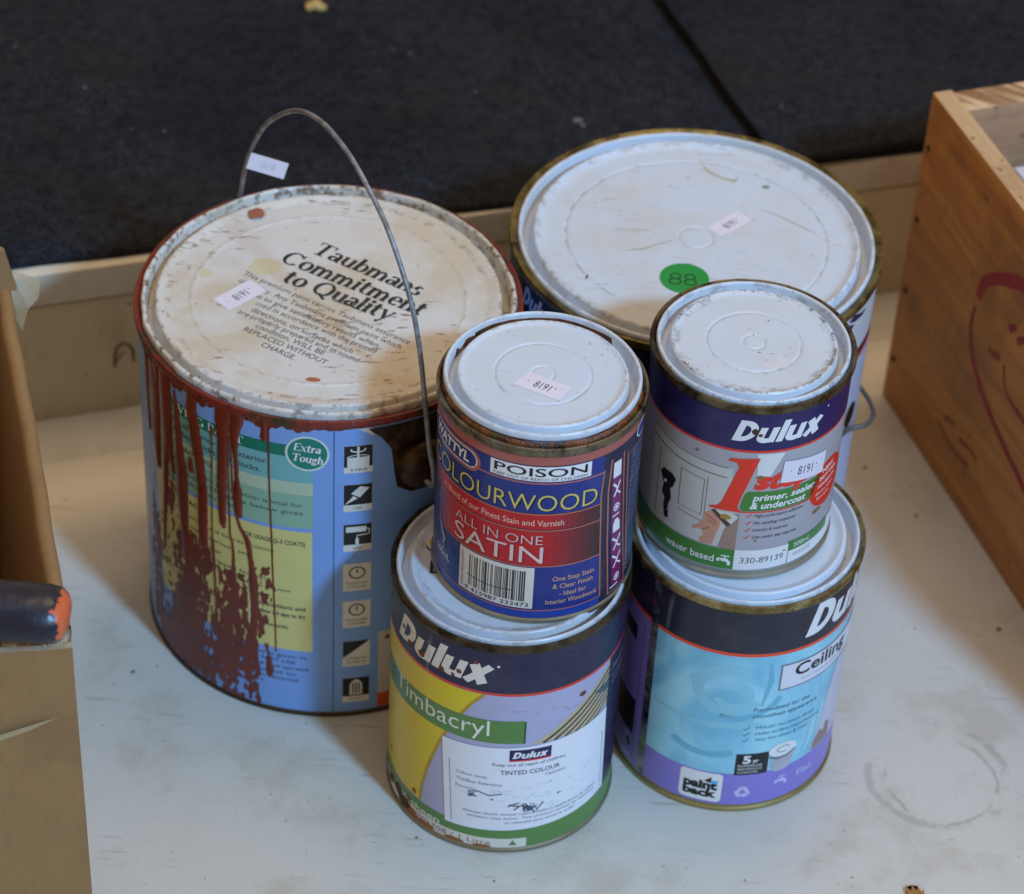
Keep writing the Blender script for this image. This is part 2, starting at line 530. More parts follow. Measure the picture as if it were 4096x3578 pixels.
# ================================================================== setting
def floor_material():
    m = NT('painted_shelf')
    c = m.mix(m.noise(7, 5, .6, seed=1), lin((213, 208, 198)), lin((200, 191, 177)))
    c = m.mix(m.math('MULTIPLY', m.ramp(m.noise(26, 5, .65, seed=2), .48, .74), .50), c, lin((176, 162, 140)))
    for i, (st, rt, k) in enumerate((((1, 12, 1), .5, .45), ((1, 15, 1), -.35, .40), ((1, 14, 1), 1.35, .40))):
        sc = m.ramp(m.noise(30, 3, .55, seed=4 + i, stretch=st, rot=(0, 0, rt)), .62, .72)
        ar = m.ramp(m.noise(12, 2, seed=14 + i), .48, .64)
        c = m.mix(m.math('MULTIPLY', m.math('MULTIPLY', sc, ar), k), c, lin((128, 118, 104)))
    sp = m.ramp(m.noise(210, 2, .5, seed=8), .735, .77)
    c = m.mix(m.math('MULTIPLY', sp, .6), c, lin((116, 100, 80)))
    fs = m.ramp(m.noise(140, 3, .6, .5, seed=17, stretch=(1, 9, 1), rot=(0, 0, .9)), .66, .72)
    c = m.mix(m.math('MULTIPLY', m.math('MULTIPLY', fs, m.ramp(m.noise(9, 2, seed=18), .48, .60)), .35), c, lin((140, 128, 112)))
    c = m.mix(m.ramp(m.noise(600, 3, .6, seed=19), .4, .8, 0, .14), c, lin((150, 142, 130)))
    # ring left by a can, now lifted away
    for (x0, y0, r0, w, k) in ((.220, .946, .0275, .0016, .36), (.218, .950, .0345, .0034, .30)):
        mp = m.n('ShaderNodeMapping'); m.l(m.tc, mp.inputs[0]); mp.inputs['Location'].default_value = (-x0, -y0, 0)
        ln = m.n('ShaderNodeVectorMath', operation='LENGTH'); m.l(mp.outputs[0], ln.inputs[0])
        d = m.math('ADD', ln.outputs['Value'], m.math('MULTIPLY', m.math('SUBTRACT', m.noise(90, 3, seed=31), .5), .006))
        d = m.math('ABSOLUTE', m.math('SUBTRACT', d, r0))
        band = m.math('MULTIPLY', m.ramp(d, w, w * .2), m.ramp(m.noise(34, 4, .7, seed=33 + r0 * 99), .43, .56))
        c = m.mix(m.math('MULTIPLY', band, k), c, lin((112, 104, 90)))
    m.bump(m.noise(300, 4, .6, seed=21), .0004, .25)
    return m.out(c, m.ramp(m.noise(40, 3, seed=22), .3, .7, .45, .62))


bm = bmesh.new()
vs = [bm.verts.new(p) for p in ((-1.5, -.2, 0), (1.5, -.2, 0), (1.5, 2.2, 0), (-1.5, 2.2, 0))]
bm.faces.new(vs)
tag(obj('shelf_floor', bm, floor_material(), smooth=0), 'white painted shelf board with scuffs and ring stain under the cans', kind='structure')

PW = Matrix.Translation((-.2636, 1.1749, 0)) @ Matrix.Rotation(rad(18.62), 4, 'Z')    # x along the step, y into it


def board_mat(name, c0, c1, seed, stain):
    m = NT(name)
    c = m.mix(m.noise(9, 4, .6, seed=seed), lin(c0), lin(c1))
    c = m.mix(m.math('MULTIPLY', m.ramp(m.noise(40, 5, .7, seed=seed + 3, stretch=(1, 1, .5)), .52, .72), .5), c, lin(stain))
    c = m.mix(m.math('MULTIPLY', m.ramp(m.noise(190, 2, seed=seed + 5), .70, .75), .6), c, lin((90, 70, 45)))
    m.bump(m.noise(120, 4, seed=seed), .0006, .3)
    return m.out(c, .55)


step = tag(empty('step', (0, 0, 0)), kind='structure')
step['label'] = 'low white painted step behind the paint cans'
boxobj('riser_panel', PW, (-.6, 1.2, .0015, .02, 0, .0785), board_mat('riser_paint', (208, 196, 166), (196, 180, 146), 41, (165, 145, 112)), step, .0006)
boxobj('edge_board', PW, (-.6, 1.2, 0, .05, .0800, .1010), board_mat('edge_paint', (216, 210, 194), (200, 188, 162), 47, (170, 140, 100)), step, .0016)
boxobj('top_board', PW, (-.6, 1.2, .051, 1.2, .07, .1000), board_mat('top_paint', (190, 184, 172), (180, 170, 150), 52, (150, 130, 100)), step, 0)
pm = P2().stroke([(0, 0), (.4, 7), (1.8, 13.6), (5, 16.4), (8.6, 14.5), (10.6, 10), (10.8, 2)], [1.6, 1.5, 1.4, 1.6, 1.5, 1.8, 1.2]).stroke([(1, 3), (3.4, 8.4), (6.6, 9.8)], .9)
bm = bmesh.new()
vv = [bm.verts.new(PW @ Vector((.0455 + x * .001, .0012 - k * 2e-5, .0300 + y * .001))) for x, y, k in pm.v]
for f in pm.f: bm.faces.new([vv[i] for i in f])
obj('pencil_mark', bm, P('pencil_lead', (92, 82, 66), .7), step, smooth=0)


def carpet_mat(name, seed):
    m = NT(name)
    c = m.mix(m.ramp(m.noise(700, 3, .7, seed=seed), .3, .7), lin((22, 24, 29)), lin((86, 86, 92)))
    c = m.mix(m.math('MULTIPLY', m.ramp(m.noise(11, 4, .6, seed=seed + 2), .42, .68), .55), c, lin((66, 59, 51)))
    c = m.mix(m.math('MULTIPLY', m.ramp(m.noise(6, 3, .6, seed=seed + 11), .45, .65), .4), c, lin((38, 42, 50)))
    c = m.mix(m.ramp(m.noise(120, 4, .7, seed=seed + 9), .35, .7, 0, .5), c, lin((24, 25, 30)))
    c = m.mix(m.math('MULTIPLY', m.ramp(m.noise(240, 2, seed=seed + 4), .71, .78), .30), c, lin((120, 112, 100)))
    m.bump(m.noise(900, 3, .7, seed=seed + 1), .0035, 1.0)
    return m.out(c, .95, spec=.03)


def carpet(name, outline_front, xr, z0, z1, mat, label, left=None, curl=0):
    """front edge polyline [(x along step, setback)], sheet runs 1.1 m back; left: optional back-left edge"""
    bm = bmesh.new(); fr = outline_front
    rows = []
    for j, (t, zz) in enumerate(((0, z0), (0, z1 - .0012), (.0012, z1)) + tuple((.018 * k, z1) for k in range(1, 18)) + ((1.1, z1),)):
        row = []
        for i, (x, sb) in enumerate(fr):
            px = x
            if left and i == 0: px = left(sb + t)
            row.append(bm.verts.new(PW @ Vector((px, sb + t, zz + (.0006 * math.sin(x * 40) if zz == z1 else 0) + curl * math.exp(-(x - fr[0][0]) / .022) * (1 if j > 0 else .8)))))
        rows.append(row)
    for a, b in zip(rows, rows[1:]):
        for i in range(len(fr) - 1): bm.faces.new((a[i], a[i + 1], b[i + 1], b[i]))
    low = [bm.verts.new((v.co.x, v.co.y, v.co.z - (z1 - z0))) for v in (r[0] for r in rows[1:])]
    prev = rows[0][0]
    for r, w in zip(rows[1:], low):
        pass
    lft = [r[0] for r in rows[1:]]
    for i in range(len(lft) - 1):
        bm.faces.new((lft[i], lft[i + 1], low[i + 1], low[i]))
    bmesh.ops.recalc_face_normals(bm, faces=bm.faces)
    return tag(obj(name, bm, mat, smooth=60), label, kind='structure')


def front(x0, x1, n, f): return [(x0 + (x1 - x0) * i / n, f(x0 + (x1 - x0) * i / n)) for i in range(n + 1)]


def sb1(x):
    base = .0075 if x < 0 else (.0075 - .006 * min(1, x / .13))
    return base + .0012 * math.sin(x * 31) + .0007 * math.sin(x * 83 + 1)


def sb2(x): return -.0012 + .0010 * math.sin(x * 37 + 2) + .0006 * math.sin(x * 91)


carpet('carpet', front(-.6, .62, 90, sb1), .62, .1004, .1062, carpet_mat('charcoal_carpet', 61), 'worn charcoal carpet lying on the step')
# overlapping second piece, its left edge runs back at a slant
carpet('carpet_strip', [(.425 + k * .004, sb2(.425 + k * .004)) for k in range(24)] + front(.521, 1.2, 50, sb2), 1.2, .1068, .1112, carpet_mat('brown_black_carpet', 67), 'second darker carpet piece overlapping on the right of the step',
       left=lambda sb: .4235 - .043 * sb + .0005 * math.sin(sb * 70), curl=.0034)

# lint on the carpet, crumbs on the board: too many and small to count
def crumbs(name, spots, mat, label):
    bm = bmesh.new()
    for (x, y, z, sx, sy, sz, a) in spots:
        M4 = Matrix.Translation((x, y, z + sz * .5)) @ Matrix.Rotation(a, 4, 'Z') @ Matrix.Diagonal((sx, sy, sz, 1))
        r = bmesh.ops.create_icosphere(bm, subdivisions=1, radius=.5, matrix=M4)
        for v in r['verts']: v.co += Vector((random.uniform(-1, 1) * sx, random.uniform(-1, 1) * sy, 0)) * .12
    return tag(obj(name, bm, mat, smooth=0), label, kind='stuff')


sp = []
for i in range(150):
    p = PW @ Vector((random.uniform(-.1, .75), random.uniform(.02, .40), 0))
    q = PW.inverted() @ p
    if q.x > .40: z = .1112
    else: z = .1062
    s = random.choice((.0008, .0009, .0011, .0022)) * random.uniform(.6, 1.1)
    sp.append((p.x, p.y, z + .0003, s * random.uniform(.7, 1.6), s, s * .5, random.uniform(0, 3)))
for (px, py, s) in ((-.078, 1.245, .006), (-.0905, 1.256, .005), (.0265, 1.343, .0045), (.0295, 1.339, .003)):
    sp.append((px, py, .1065, s * 1.4, s, s * .5, .4))
crumbs('carpet_lint', sp, P('lint', (104, 98, 90), .9, .3), 'pale specks of lint scattered over the carpet')
sp = []
for i in range(34):
    x, y = random.uniform(-.22, .27), random.uniform(.85, 1.2)
    s = random.choice((.0005, .0006, .0008, .0011)) * random.uniform(.7, 1.2)
    sp.append((x, y, 0, s * random.uniform(.8, 1.7), s, s * .6, random.uniform(0, 3)))
for (x, y, s) in ((-.0345, .889, .0014), (.196, 1.178, .0022), (.2215, 1.140, .0020), (.2585, 1.055, .0026), (-.1835, .9875, .0022), (.0035, .865, .0012)):
    sp.append((x, y, 0, s * 1.2, s, s * .5, .7))
crumbs('floor_crumbs', sp, P('crumb', (124, 106, 84), .9, .3), 'dark crumbs and grit scattered on the white board')

# yellow chip just inside the top of the view
bm = bmesh.new(); r_ = bmesh.ops.create_icosphere(bm, subdivisions=3, radius=.5, matrix=Matrix.Translation((-.1335, 1.4470, .1092)) @ Matrix.Diagonal((.013, .009, .006, 1)))
for v in r_['verts']: v.co += Vector((math.sin(v.co.y * 900), math.cos(v.co.x * 800), math.sin(v.co.x * 700))) * .0007
tag(obj('wood_chip', bm, P('chip_yellow', (190, 158, 92), .7, .2), smooth=60), 'pale yellow chip lying on the carpet at the top of the view', 'chip')

# curled hair on the carpet
hp = [PW @ Vector(p) for p in ((.585, .160, .112), (.592, .176, .1125), (.604, .186, .113), (.616, .192, .1135), (.623, .203, .1130), (.626, .216, .1122))]
tag(obj('hair', tube(spline(hp), .0005, 6), P('hair', (150, 140, 120), .8)), 'thin curled pale fibre lying on the right carpet piece', 'fibre')

# ================================================================== can A: big splattered white-lidded can
rust_dark = (52, 36, 22)
A = Can('paint_can', 'large blue paint can with dripping dark red paint and upright wire handle', (-.0911, 1.0566, 0), 91.5, 191.9, 92.8, 'paint cans', v1=187)
redm = NT('dried_red_paint')
rc = redm.mix(redm.noise(120, 3, seed=3), lin((98, 28, 12)), lin((118, 40, 22)))
redm.bump(redm.noise(260, 3, seed=4), .0005, .4)
red_paint = redm.out(rc, redm.ramp(redm.noise(60, 3, seed=6), .3, .7, .22, .40))


def a_rim():
    m = NT('red_smeared_rim')
    f = m.ramp(m.noise(55, 5, .7, seed=12), .46, .66)
    c = m.mix(f, lin((124, 40, 26)), lin((62, 46, 22)))
    c = m.mix(m.math('MULTIPLY', m.ramp(m.noise(200, 4, .7, seed=15), .56, .66), .75), c, lin((40, 20, 12)))
    c = m.mix(m.math('MULTIPLY', m.ramp(m.noise(260, 3, .7, seed=18), .64, .70), .6), c, lin((150, 120, 110)))
    m.bump(m.noise(260, 4, .7, seed=13), .0009, .7)
    return m.out(c, .42, .1)


blueA = P('periwinkle_label', (122, 158, 216), .33, .05, scuff=.2)
A.base(P('tin_dark', (70, 58, 40), .4, .2, .7), a_rim(), blueA, 3.3)
lidA = lid_mat('dirty_white_lid', (214, 210, 204), (196, 178, 148), (116, 84, 54), 71, 1.0, edges=((.0878, .0026, .95), (.0818, .0014, .6), (.0765, .0022, .45), (.0655, .0012, .35)), streak=.85, rot=-.5)


def wobA(r, z, a):
    k = max(0, (r - 86.5) / 3)
    return r + .35 * k * math.sin(a * 13) + .25 * k * math.sin(a * 29 + 1), z + .35 * k * math.sin(a * 7 + 1)


A.lid(lidA, [(89.3, -3.5), (89.3, 1.0), (88.9, 1.9), (88.1, 2.3), (87.3, 1.9), (86.9, .6), (86.7, -6.0), (85.8, -7.2), (83.9, -7.2), (83.1, -6.0), (82.5, 0), (82.1, .8), (81.4, 1.1), (80.6, 1.0), (79, .6), (76.6, -.2), (75.5, -.4), (74.5, -.4), (67.6, -.4), (66.4, -.4), (65.8, -.05), (65.2, -.05), (64.6, -.4), (63, -.4), (30, -.4), (0, -.4)], wob=wobA)
lt = P('lid_black_print', (40, 38, 36), .6, .2)
Tl = P2()


def between(p2, s, a, b, h, serif=False, drop=.5, bold=0):
    w = math.dist(a, b); rot = math.degrees(math.atan2(b[1] - a[1], b[0] - a[0]))
    nx, ny = math.sin(rad(rot)), -math.cos(rad(rot))
    x, y = a[0] + nx * h * drop, a[1] + ny * h * drop
    if serif: p2.glyphs(s, x, y, w, h, .18, .06, rot=rot, shear=.10)
    else: p2.text(s, x, y, w, h, rot=rot, bold=bold)


between(Tl, 'Taubmans', (-9.9, 39.4), (44.4, 9.4), 10.5, True)
between(Tl, 'Commitment', (-24.5, 31.0), (46.2, -5.6), 10.5, True)
between(Tl, 'to Quality', (-22.2, 15.4), (31.6, -11.0), 10.5, True)
A.decal('lid_heading', [(Tl, lt)], -.33, A.lido)
Ts = P2()
for s, a, b in (('This premium paint carries Taubmans assurance', (-42.1, 15.4), (40.6, -30.7)), ('of quality. Any Taubmans premium paint which', (-43.7, 9.6), (36.8, -34.6)),
                ('fails to give satisfactory results when', (-38.0, .4), (26.0, -34.2)), ('used in accordance with the printed', (-33.9, -7.3), (25.2, -38.9)), ('directions, on surfaces which', (-35.3, -12.2), (14.6, -40.0)),
                ('are properly prepared and in sound', (-41.5, -14.3), (18.0, -46.2)), ('condition, WILL BE', (-32.1, -24.6), (1.5, -42.4)), ('REPLACED WITHOUT', (-37.3, -27.4), (3.2, -49.2)), ('CHARGE.', (-28.0, -38.2), (-11.6, -47.2))):
    between(Ts, s, a, b, 3.3)
A.decal('lid_small_print', [(Ts, P('lid_grey_print', (74, 68, 62), .6, .2))], -.33, A.lido)
A.decal('price_sticker', sticker_parts((-54.5, -6.6), (-39.0, 10.4), (-29.9, 2.2), (-45.8, -14.6), flip=False), -.28, A.lido)


def blob(cx, cy, r, n=18, seed=0, ax=1.0):
    rr = random.Random(seed)
    return P2().poly([(cx + r * ax * math.cos(2 * math.pi * i / n) * (1 + rr.uniform(-.16, .16)), cy + r * math.sin(2 * math.pi * i / n) * (1 + rr.uniform(-.16, .16))) for i in range(n)])


A.decal('paint_spot', [(blob(-41.7, 63.0, 4.6, seed=2, ax=.9), P('faded_red_spot', (160, 92, 70), .45, .3))], 1.08 - .42, A.lido)
yel = P('yellow_stain', (204, 196, 160), .5, .05)
A.decal('yellow_stain', [(blob(-33.0, 21.5, 6.6, seed=5, ax=1.15), yel)], -.36, A.lido)
A.decal('yellow_stain', [(blob(-61.0, 13.5, 3.2, seed=6, ax=1.1), yel)], -.36, A.lido)
A.decal('paint_spot', [(blob(-2.0, -62.0, 1.6, seed=8, ax=2.4), P('red_fleck', (170, 96, 66), .45, .2))], -.36, A.lido)

a_txt = P('small_dark_print', (62, 70, 74), .5, .1)
g1 = P('green_header', (6, 112, 88)); g2 = P('teal_band', (112, 172, 172)); g3 = P('pale_green_band', (172, 192, 164)); g4 = P('sage_band', (136, 176, 150)); g5 = P('yellow_panel', (208, 198, 124))
L0 = -102
A.wrap('header_band', P2().rect(L0, 169.1, -7.3, 176), g1, 1)
A.wrap('teal_band', P2().rect(L0, 153.8, -7.3, 169), g2, 1)
A.wrap('pale_band', P2().rect(L0, 146, -7.3, 153.7), g3, 1)
A.wrap('sage_band', P2().rect(L0, 125.3, -7.4, 145.9), g4, 1)
A.wrap('yellow_panel', P2().rect(L0, 44.5, -7.8, 123), g5, 1)
t = P2().glyphs('LIVING', -86, 170.4, 24, 4.8).glyphs('PAINT', -59.8, 170.4, 19.5, 4.8)
A.wrap('header_lettering', t, white, 2)
t = P2()
t.text('for all interior and exterior', -84, 162.4, 55, 3.2, bold=.01).text('timber, bricks and blocks.', -84, 156.6, 52, 3.2, bold=.01)
t.text('PREPARATION FOR', -84, 147.6, 27, 3.2, bold=.02)
t.text('Good surface preparation is vital for', -84, 138.4, 72, 2.5).text('durability. The table below gives', -84, 133.6, 72, 2.5).text('all details of every surface', -84, 128.8, 40, 2.5)
t.text('SURFACE', -84, 116, 18, 3, bold=.02).text('FOR USAGE (2-3 COATS)', -42, 114, 31, 2.6, bold=.02).rect(-42, 112.8, -10, 113.1)
for i, (s, w) in enumerate((('New timber and boards finishing', 58), ('one coat undercoat, seal', 46), ('Weathered timber', 30), ('Old paint, stripped finishing', 56), ('two coats', 26))):
    t.text(s, -84, 107.5 - i * 6.3, w, 2.3)
for v in (88, 76.2): t.rect(-84, v, -10.5, v + .25)
t.text('Galvanised iron and new', -56, 83, 38, 2.3).text('cement render', -52, 78, 24, 2.3)
t.text('hydrochloric acid', -34, 71.6, 23, 2.6, bold=.02).text('allow 2-4 days to dry', -34, 66.6, 23, 2.6, bold=.02).text('immediately.', -34, 58.6, 15, 2.4, bold=.01)
t.text('This warranty is given in', -58, 39, 47, 2.2).text('place of DO NOT USE', -56, 35, 40, 2.2).text('unless stirred and spread', -58, 31, 48, 2.2).text('to be exposed to', -56, 27, 40, 2.2).text('damp and rain, removed.', -56, 23, 42, 2.2)
A.wrap('instruction_print', t, a_txt, 2, cut=False)
ov = A.wrap('badge_border', P2().arc(-9.9, 171.8, 9.7, 9.9, 0, 360, 1.1, 48), P('badge_edge', (200, 214, 206)), 3)
A.wrap('badge', P2().ell(-9.9, 171.8, 9.3, 9.5, 48), P('badge_green', (8, 122, 104)), 2)
A.wrap('badge_lettering', P2().glyphs('Extra', -16.4, 173.6, 12.6, 4.6, .2, .08, rot=-6, shear=.1).glyphs('Tough', -17.2, 167.4, 14.6, 4.6, .2, .08, rot=-6, shear=.1), white, 4)
A.wrap('seam', P2().rect(2.1, 4, 2.55, 186), P('seam_line', (48, 58, 92), .5), 1)
# pictogram column
cream = P('cream_print', (214, 208, 196), .42)
def icon(v0, v1, blk, pics, cap, crm):
    A.wrap('icon_panel', P2().rect(6.8, v0, 20.2, v1), crm, 1)
    q = P2()
    if blk: q.poly(blk)
    A.wrap('icon_picture', q, black, 2) if blk else None
    if pics: A.wrap('icon_picture', pics, crm if blk else black, 3)
    if cap: A.wrap('icon_caption', cap, black, 2, cut=False)
pic = P2().rect(8.4, 163.4, 18.6, 169.6).arc(13.5, 169.6, 5.0, 1.3, 0, 360, .5).arc(13.4, 174, 3.3, 1.2, 150, 390, .8).rect(12.9, 169.6, 14, 176)
icon(160, 176.5, [(6.9, 163.6), (20.1, 163.6), (20.1, 176.4), (6.9, 176.4)], pic, P2().text('5 MINS', 10, 161.2, 7.6, 1.5), cream)
pic = P2().poly([(10.2, 147.4), (14.6, 151.8), (18.8, 150.4), (14.4, 144.8)]).poly([(7.2, 140.6), (11.4, 146), (13.4, 144.4)])
icon(136.2, 153, [(6.9, 140.4), (20.1, 140.4), (20.1, 152.9), (6.9, 152.9)], pic, P2().text('USE', 11.5, 137.6, 4, 1.5), cream)
pic = P2().rect(8.0, 123.2, 17.6, 126.6).stroke([(17.6, 125), (19, 124.8), (19, 121.6), (13.3, 121), (13.3, 118)], .6).rect(12.5, 115.4, 14.1, 119.2)
icon(111, 128.2, [(6.9, 115.2), (20.1, 115.2), (20.1, 128.1), (6.9, 128.1)], pic, P2().text('USE', 11.5, 112.4, 4, 1.5), cream)
for v in (85.2, 60.8):
    pic = P2().arc(13.5, v + 11.8, 3.6, 3.6, 0, 360, .7).stroke([(13.5, v + 11.6), (13.5, v + 14)], .7)
    icon(v, v + 17.6, None, pic, P2().text('TOUCH DRY', 8, v + 4.3, 11, 1.4).text('2 HOURS', 9, v + 1.9, 9, 1.4), cream)
icon(34.3, 51.6, [(6.9, 40.4), (6.9, 51.5), (20.1, 51.5)], None, P2().text('COVERAGE', 8.5, 39, 10, 1.4).text('16 SQ M', 9, 36.4, 9, 1.4), cream)
pic = P2().poly([(10.4, 14.6), (10.4, 21.5), (11.6, 24), (13.5, 25.2), (15.4, 24), (16.6, 21.5), (16.6, 14.6)])
icon(9.4, 26.3, [(6.9, 13.6), (20.1, 13.6), (20.1, 26.2), (6.9, 26.2)], pic, P2().text('WASH', 10.5, 10.8, 6, 1.4), cream)
A.wrap('icon_picture', P2().rect(11.6, 15.6, 12.4, 22.6).rect(13.1, 15.6, 13.9, 23).rect(14.6, 15.6, 15.4, 22.6), black, 5)
A.wrap('icon_flag', P2().poly([(13.5, 186.4), (20.3, 186.4), (20.3, 181.6)]), cream, 1)
A.wrap('colour_panel', P2().rect(24.3, 13, 52, 55.5), P('greyish_cream', (196, 184, 176), .45), 1)
A.wrap('colour_panel', P2().rect(24.3, 3.4, 52, 12.9), P('orange_print', (206, 84, 28), .4), 1)
A.wrap('rust_spot', blob(29, 51, 1.4, seed=31), P('rust', (112, 56, 30), .7, .3), 2)

# --- dripping paint: each run a raised, tapering bead
DR = {'a': [(-105.5, -97.4, 186.5), (-107.0, -94.9, 172.2), (-107.6, -96.4, 154.2), (-104.2, -96.9, 137.2), (-101.9, -97.7, 122.3)], 'b': [(-94.3, -85.2, 188.0), (-94.6, -85.4, 183.7), (-94.8, -85.1, 163.1), (-93.8, -85.4, 145.3), (-94.8, -89.8, 131.1), (-95.8, -91.2, 111.6), (-97.1, -94.2, 90.8), (-98.0, -95.5, 77.8), (-97.3, -95.7, 72.1)], 'b2': [(-88.9, -84.9, 148.4), (-88.7, -84.7, 138.2), (-86.3, -84.0, 128.3)], 'c': [(-82.5, -81.1, 181.6), (-82.0, -79.6, 174.0), (-82.6, -78.0, 163.7), (-82.5, -76.7, 146.1), (-82.4, -74.8, 134.6), (-82.3, -75.0, 116.0), (-80.9, -75.5, 97.4), (-80.0, -72.7, 93.7), (-80.4, -72.5, 78.9)], 'd': [(-72.9, -66.1, 188.4), (-72.1, -67.2, 186.5), (-73.0, -66.4, 176.1), (-71.5, -65.0, 165.2), (-70.0, -63.6, 154.0), (-67.9, -62.5, 143.0), (-67.1, -61.7, 131.1), (-67.5, -62.1, 112.3), (-67.7, -62.6, 97.0), (-66.6, -62.9, 94.6)], 'e': [(-55.6, -46.4, 188.4), (-54.5, -47.5, 186.7), (-55.0, -48.0, 182.1), (-54.0, -49.1, 168.0), (-54.8, -50.0, 143.6), (-54.7, -50.8, 125.0), (-54.4, -51.0, 116.4), (-52.8, -51.1, 113.7)], 'e2': [(-48.8, -47.5, 181.3), (-48.9, -48.3, 157.4), (-49.0, -48.3, 133.2), (-49.1, -48.2, 111.0), (-48.1, -47.0, 106.2), (-47.7, -46.5, 99.6), (-48.2, -46.3, 87.2), (-48.0, -45.8, 77.0)], 'f': [(-45.0, -39.7, 188.2), (-46.4, -40.6, 183.2), (-47.4, -42.5, 175.6), (-46.3, -43.5, 166.1), (-45.4, -43.4, 159.2), (-45.2, -43.1, 147.3), (-45.9, -42.0, 141.3), (-46.1, -41.9, 132.2), (-45.2, -42.0, 125.6), (-44.4, -42.3, 124.2)], 'f2': [(-47.6, -46.8, 172.9), (-47.0, -46.1, 140.2), (-45.6, -44.4, 125.0), (-43.8, -42.2, 117.6), (-41.7, -39.0, 113.5), (-40.2, -37.4, 108.2), (-39.5, -37.2, 103.2), (-38.6, -35.9, 92.8), (-39.0, -34.6, 85.6), (-38.1, -34.5, 71.1), (-38.3, -35.0, 59.7), (-39.4, -35.5, 50.4), (-38.5, -36.1, 48.8)], 'g': [(-31.3, -28.4, 188.4), (-31.4, -28.6, 181.9), (-31.7, -28.3, 177.8), (-30.8, -28.9, 176.0)], 'g2': [(-28.8, -27.4, 183.6), (-28.3, -27.4, 179.0), (-28.3, -27.6, 158.8), (-27.9, -27.2, 134.7), (-27.4, -26.7, 117.0), (-27.2, -26.5, 96.2), (-26.4, -25.7, 66.9), (-26.0, -25.4, 42.0)], 'h': [(-31.5, -29.4, 46.0), (-30.9, -29.8, 42.2), (-29.9, -29.0, 39.4), (-30.5, -28.4, 35.6), (-30.9, -27.4, 29.4), (-30.5, -27.7, 24.8), (-29.7, -28.3, 23.9)], 'i': [(-58.3, -56.6, 173.8), (-58.3, -56.7, 169.9), (-57.8, -57.2, 165.2), (-58.6, -58.0, 134.6), (-59.4, -58.8, 103.6), (-59.8, -58.2, 99.8), (-59.4, -57.9, 90.1), (-58.8, -57.7, 75.6), (-58.5, -57.6, 53.2)], 'k': [(-72.6, -70.6, 147.0), (-73.6, -69.9, 140.2), (-73.0, -70.3, 138.2)],
      'm': [(-101, -94.0, 187.5), (-98.5, -95.0, 176), (-97.6, -96.4, 160)], 'q': [(-112, -106.5, 187.0), (-111, -107.5, 160), (-110, -108, 138)],
      'r': [(-64, -57.5, 188.2), (-62.5, -58.8, 186.4), (-61.2, -60, 185.3)], 's': [(-39, -32.5, 188.2), (-37, -34.0, 186.4), (-36, -35, 185.5)]}
for key, rows in DR.items():
    rows2 = []
    for (a, b) in zip(rows, rows[1:]):
        n = max(1, int(abs(a[2] - b[2]) / 2.5))
        for k in range(n):
            f = k / n; wv = .25 * math.sin((a[2] + (b[2] - a[2]) * f) * .9 + len(key))
            w = abs(a[1] - a[0]); j = min(1, w / 3)
            rows2.append((a[0] + (b[0] - a[0]) * f + wv * j * .6, a[1] + (b[1] - a[1]) * f + wv * j, a[2] + (b[2] - a[2]) * f))
    rows2.append(rows[-1])
    bm = bmesh.new(); prev = None
    for (u0, u1, v) in rows2:
        w = u1 - u0; hh = min(.95, .30 + w * .11)
        ring = [bm.verts.new(A.pos(u0 - w * .08 + w * 1.16 * t_, max(v, 1.5), .0003 + hh * h_ * .001)) for t_, h_ in ((0, 0), (.18, .75), (.5, 1), (.82, .75), (1, 0))]
        if prev:
            for i in range(4): bm.faces.new((prev[i], prev[i + 1], ring[i + 1], ring[i]))
        prev = ring
    bmesh.ops.recalc_face_normals(bm, faces=bm.faces)
    obj('paint_drip', bm, red_paint, A.o, smooth=80)

rb_l = []; rb_u = []
for k in range(90):
    u = -128 + k * 1.62; w_ = max(.0, min(1, (u + 128) / 10)) * (1 if u < -25 else max(.25, 1 - (u + 25) / 40))
    rb_u.append((u, 187.6)); rb_l.append((u, 187.2 - w_ * (2.6 + 1.5 * math.sin(u * .37) + .9 * math.sin(u * 1.3 + 1))))
A.wrap('paint_band', P2().strip(rb_l, rb_u), red_paint, 4, A.o)
# --- rubbed, broken smears: small flakes of the same paint, kept where a streaky noise says so
def vnoise(x, y, seed):
    xi, yi = np.floor(x).astype(int), np.floor(y).astype(int); fx, fy = x - xi, y - yi
    fx = fx * fx * (3 - 2 * fx); fy = fy * fy * (3 - 2 * fy)
    def h(a, b):
        q = (a * 374761393 + b * 668265263 + seed * 1442695041) & 0xffffffff
        q = ((q ^ (q >> 13)) * 1274126177) & 0xffffffff
        return ((q ^ (q >> 16)) & 0xffff) / 65535.0
    return (h(xi, yi) * (1 - fx) + h(xi + 1, yi) * fx) * (1 - fy) + (h(xi, yi + 1) * (1 - fx) + h(xi + 1, yi + 1) * fx) * fy


def fbm(x, y, seed): return .60 * vnoise(x, y, seed) + .28 * vnoise(x * 2.1, y * 2.1, seed + 1) + .12 * vnoise(x * 4.3, y * 4.3, seed + 2)


def inside_d(x, y, poly):
    ins = np.zeros_like(x, bool); d = np.full_like(x, 1e9); n = len(poly)
    for i in range(n):
        x0, y0 = poly[i]; x1, y1 = poly[(i + 1) % n]
        c = ((y0 > y) != (y1 > y)) & (x < (x1 - x0) * (y - y0) / (y1 - y0 + 1e-12) + x0); ins ^= c
        L = (x1 - x0) ** 2 + (y1 - y0) ** 2 + 1e-9; t = np.clip(((x - x0) * (x1 - x0) + (y - y0) * (y1 - y0)) / L, 0, 1)
        d = np.minimum(d, np.hypot(x - x0 - t * (x1 - x0), y - y0 - t * (y1 - y0)))
    return np.where(ins, d, -d)


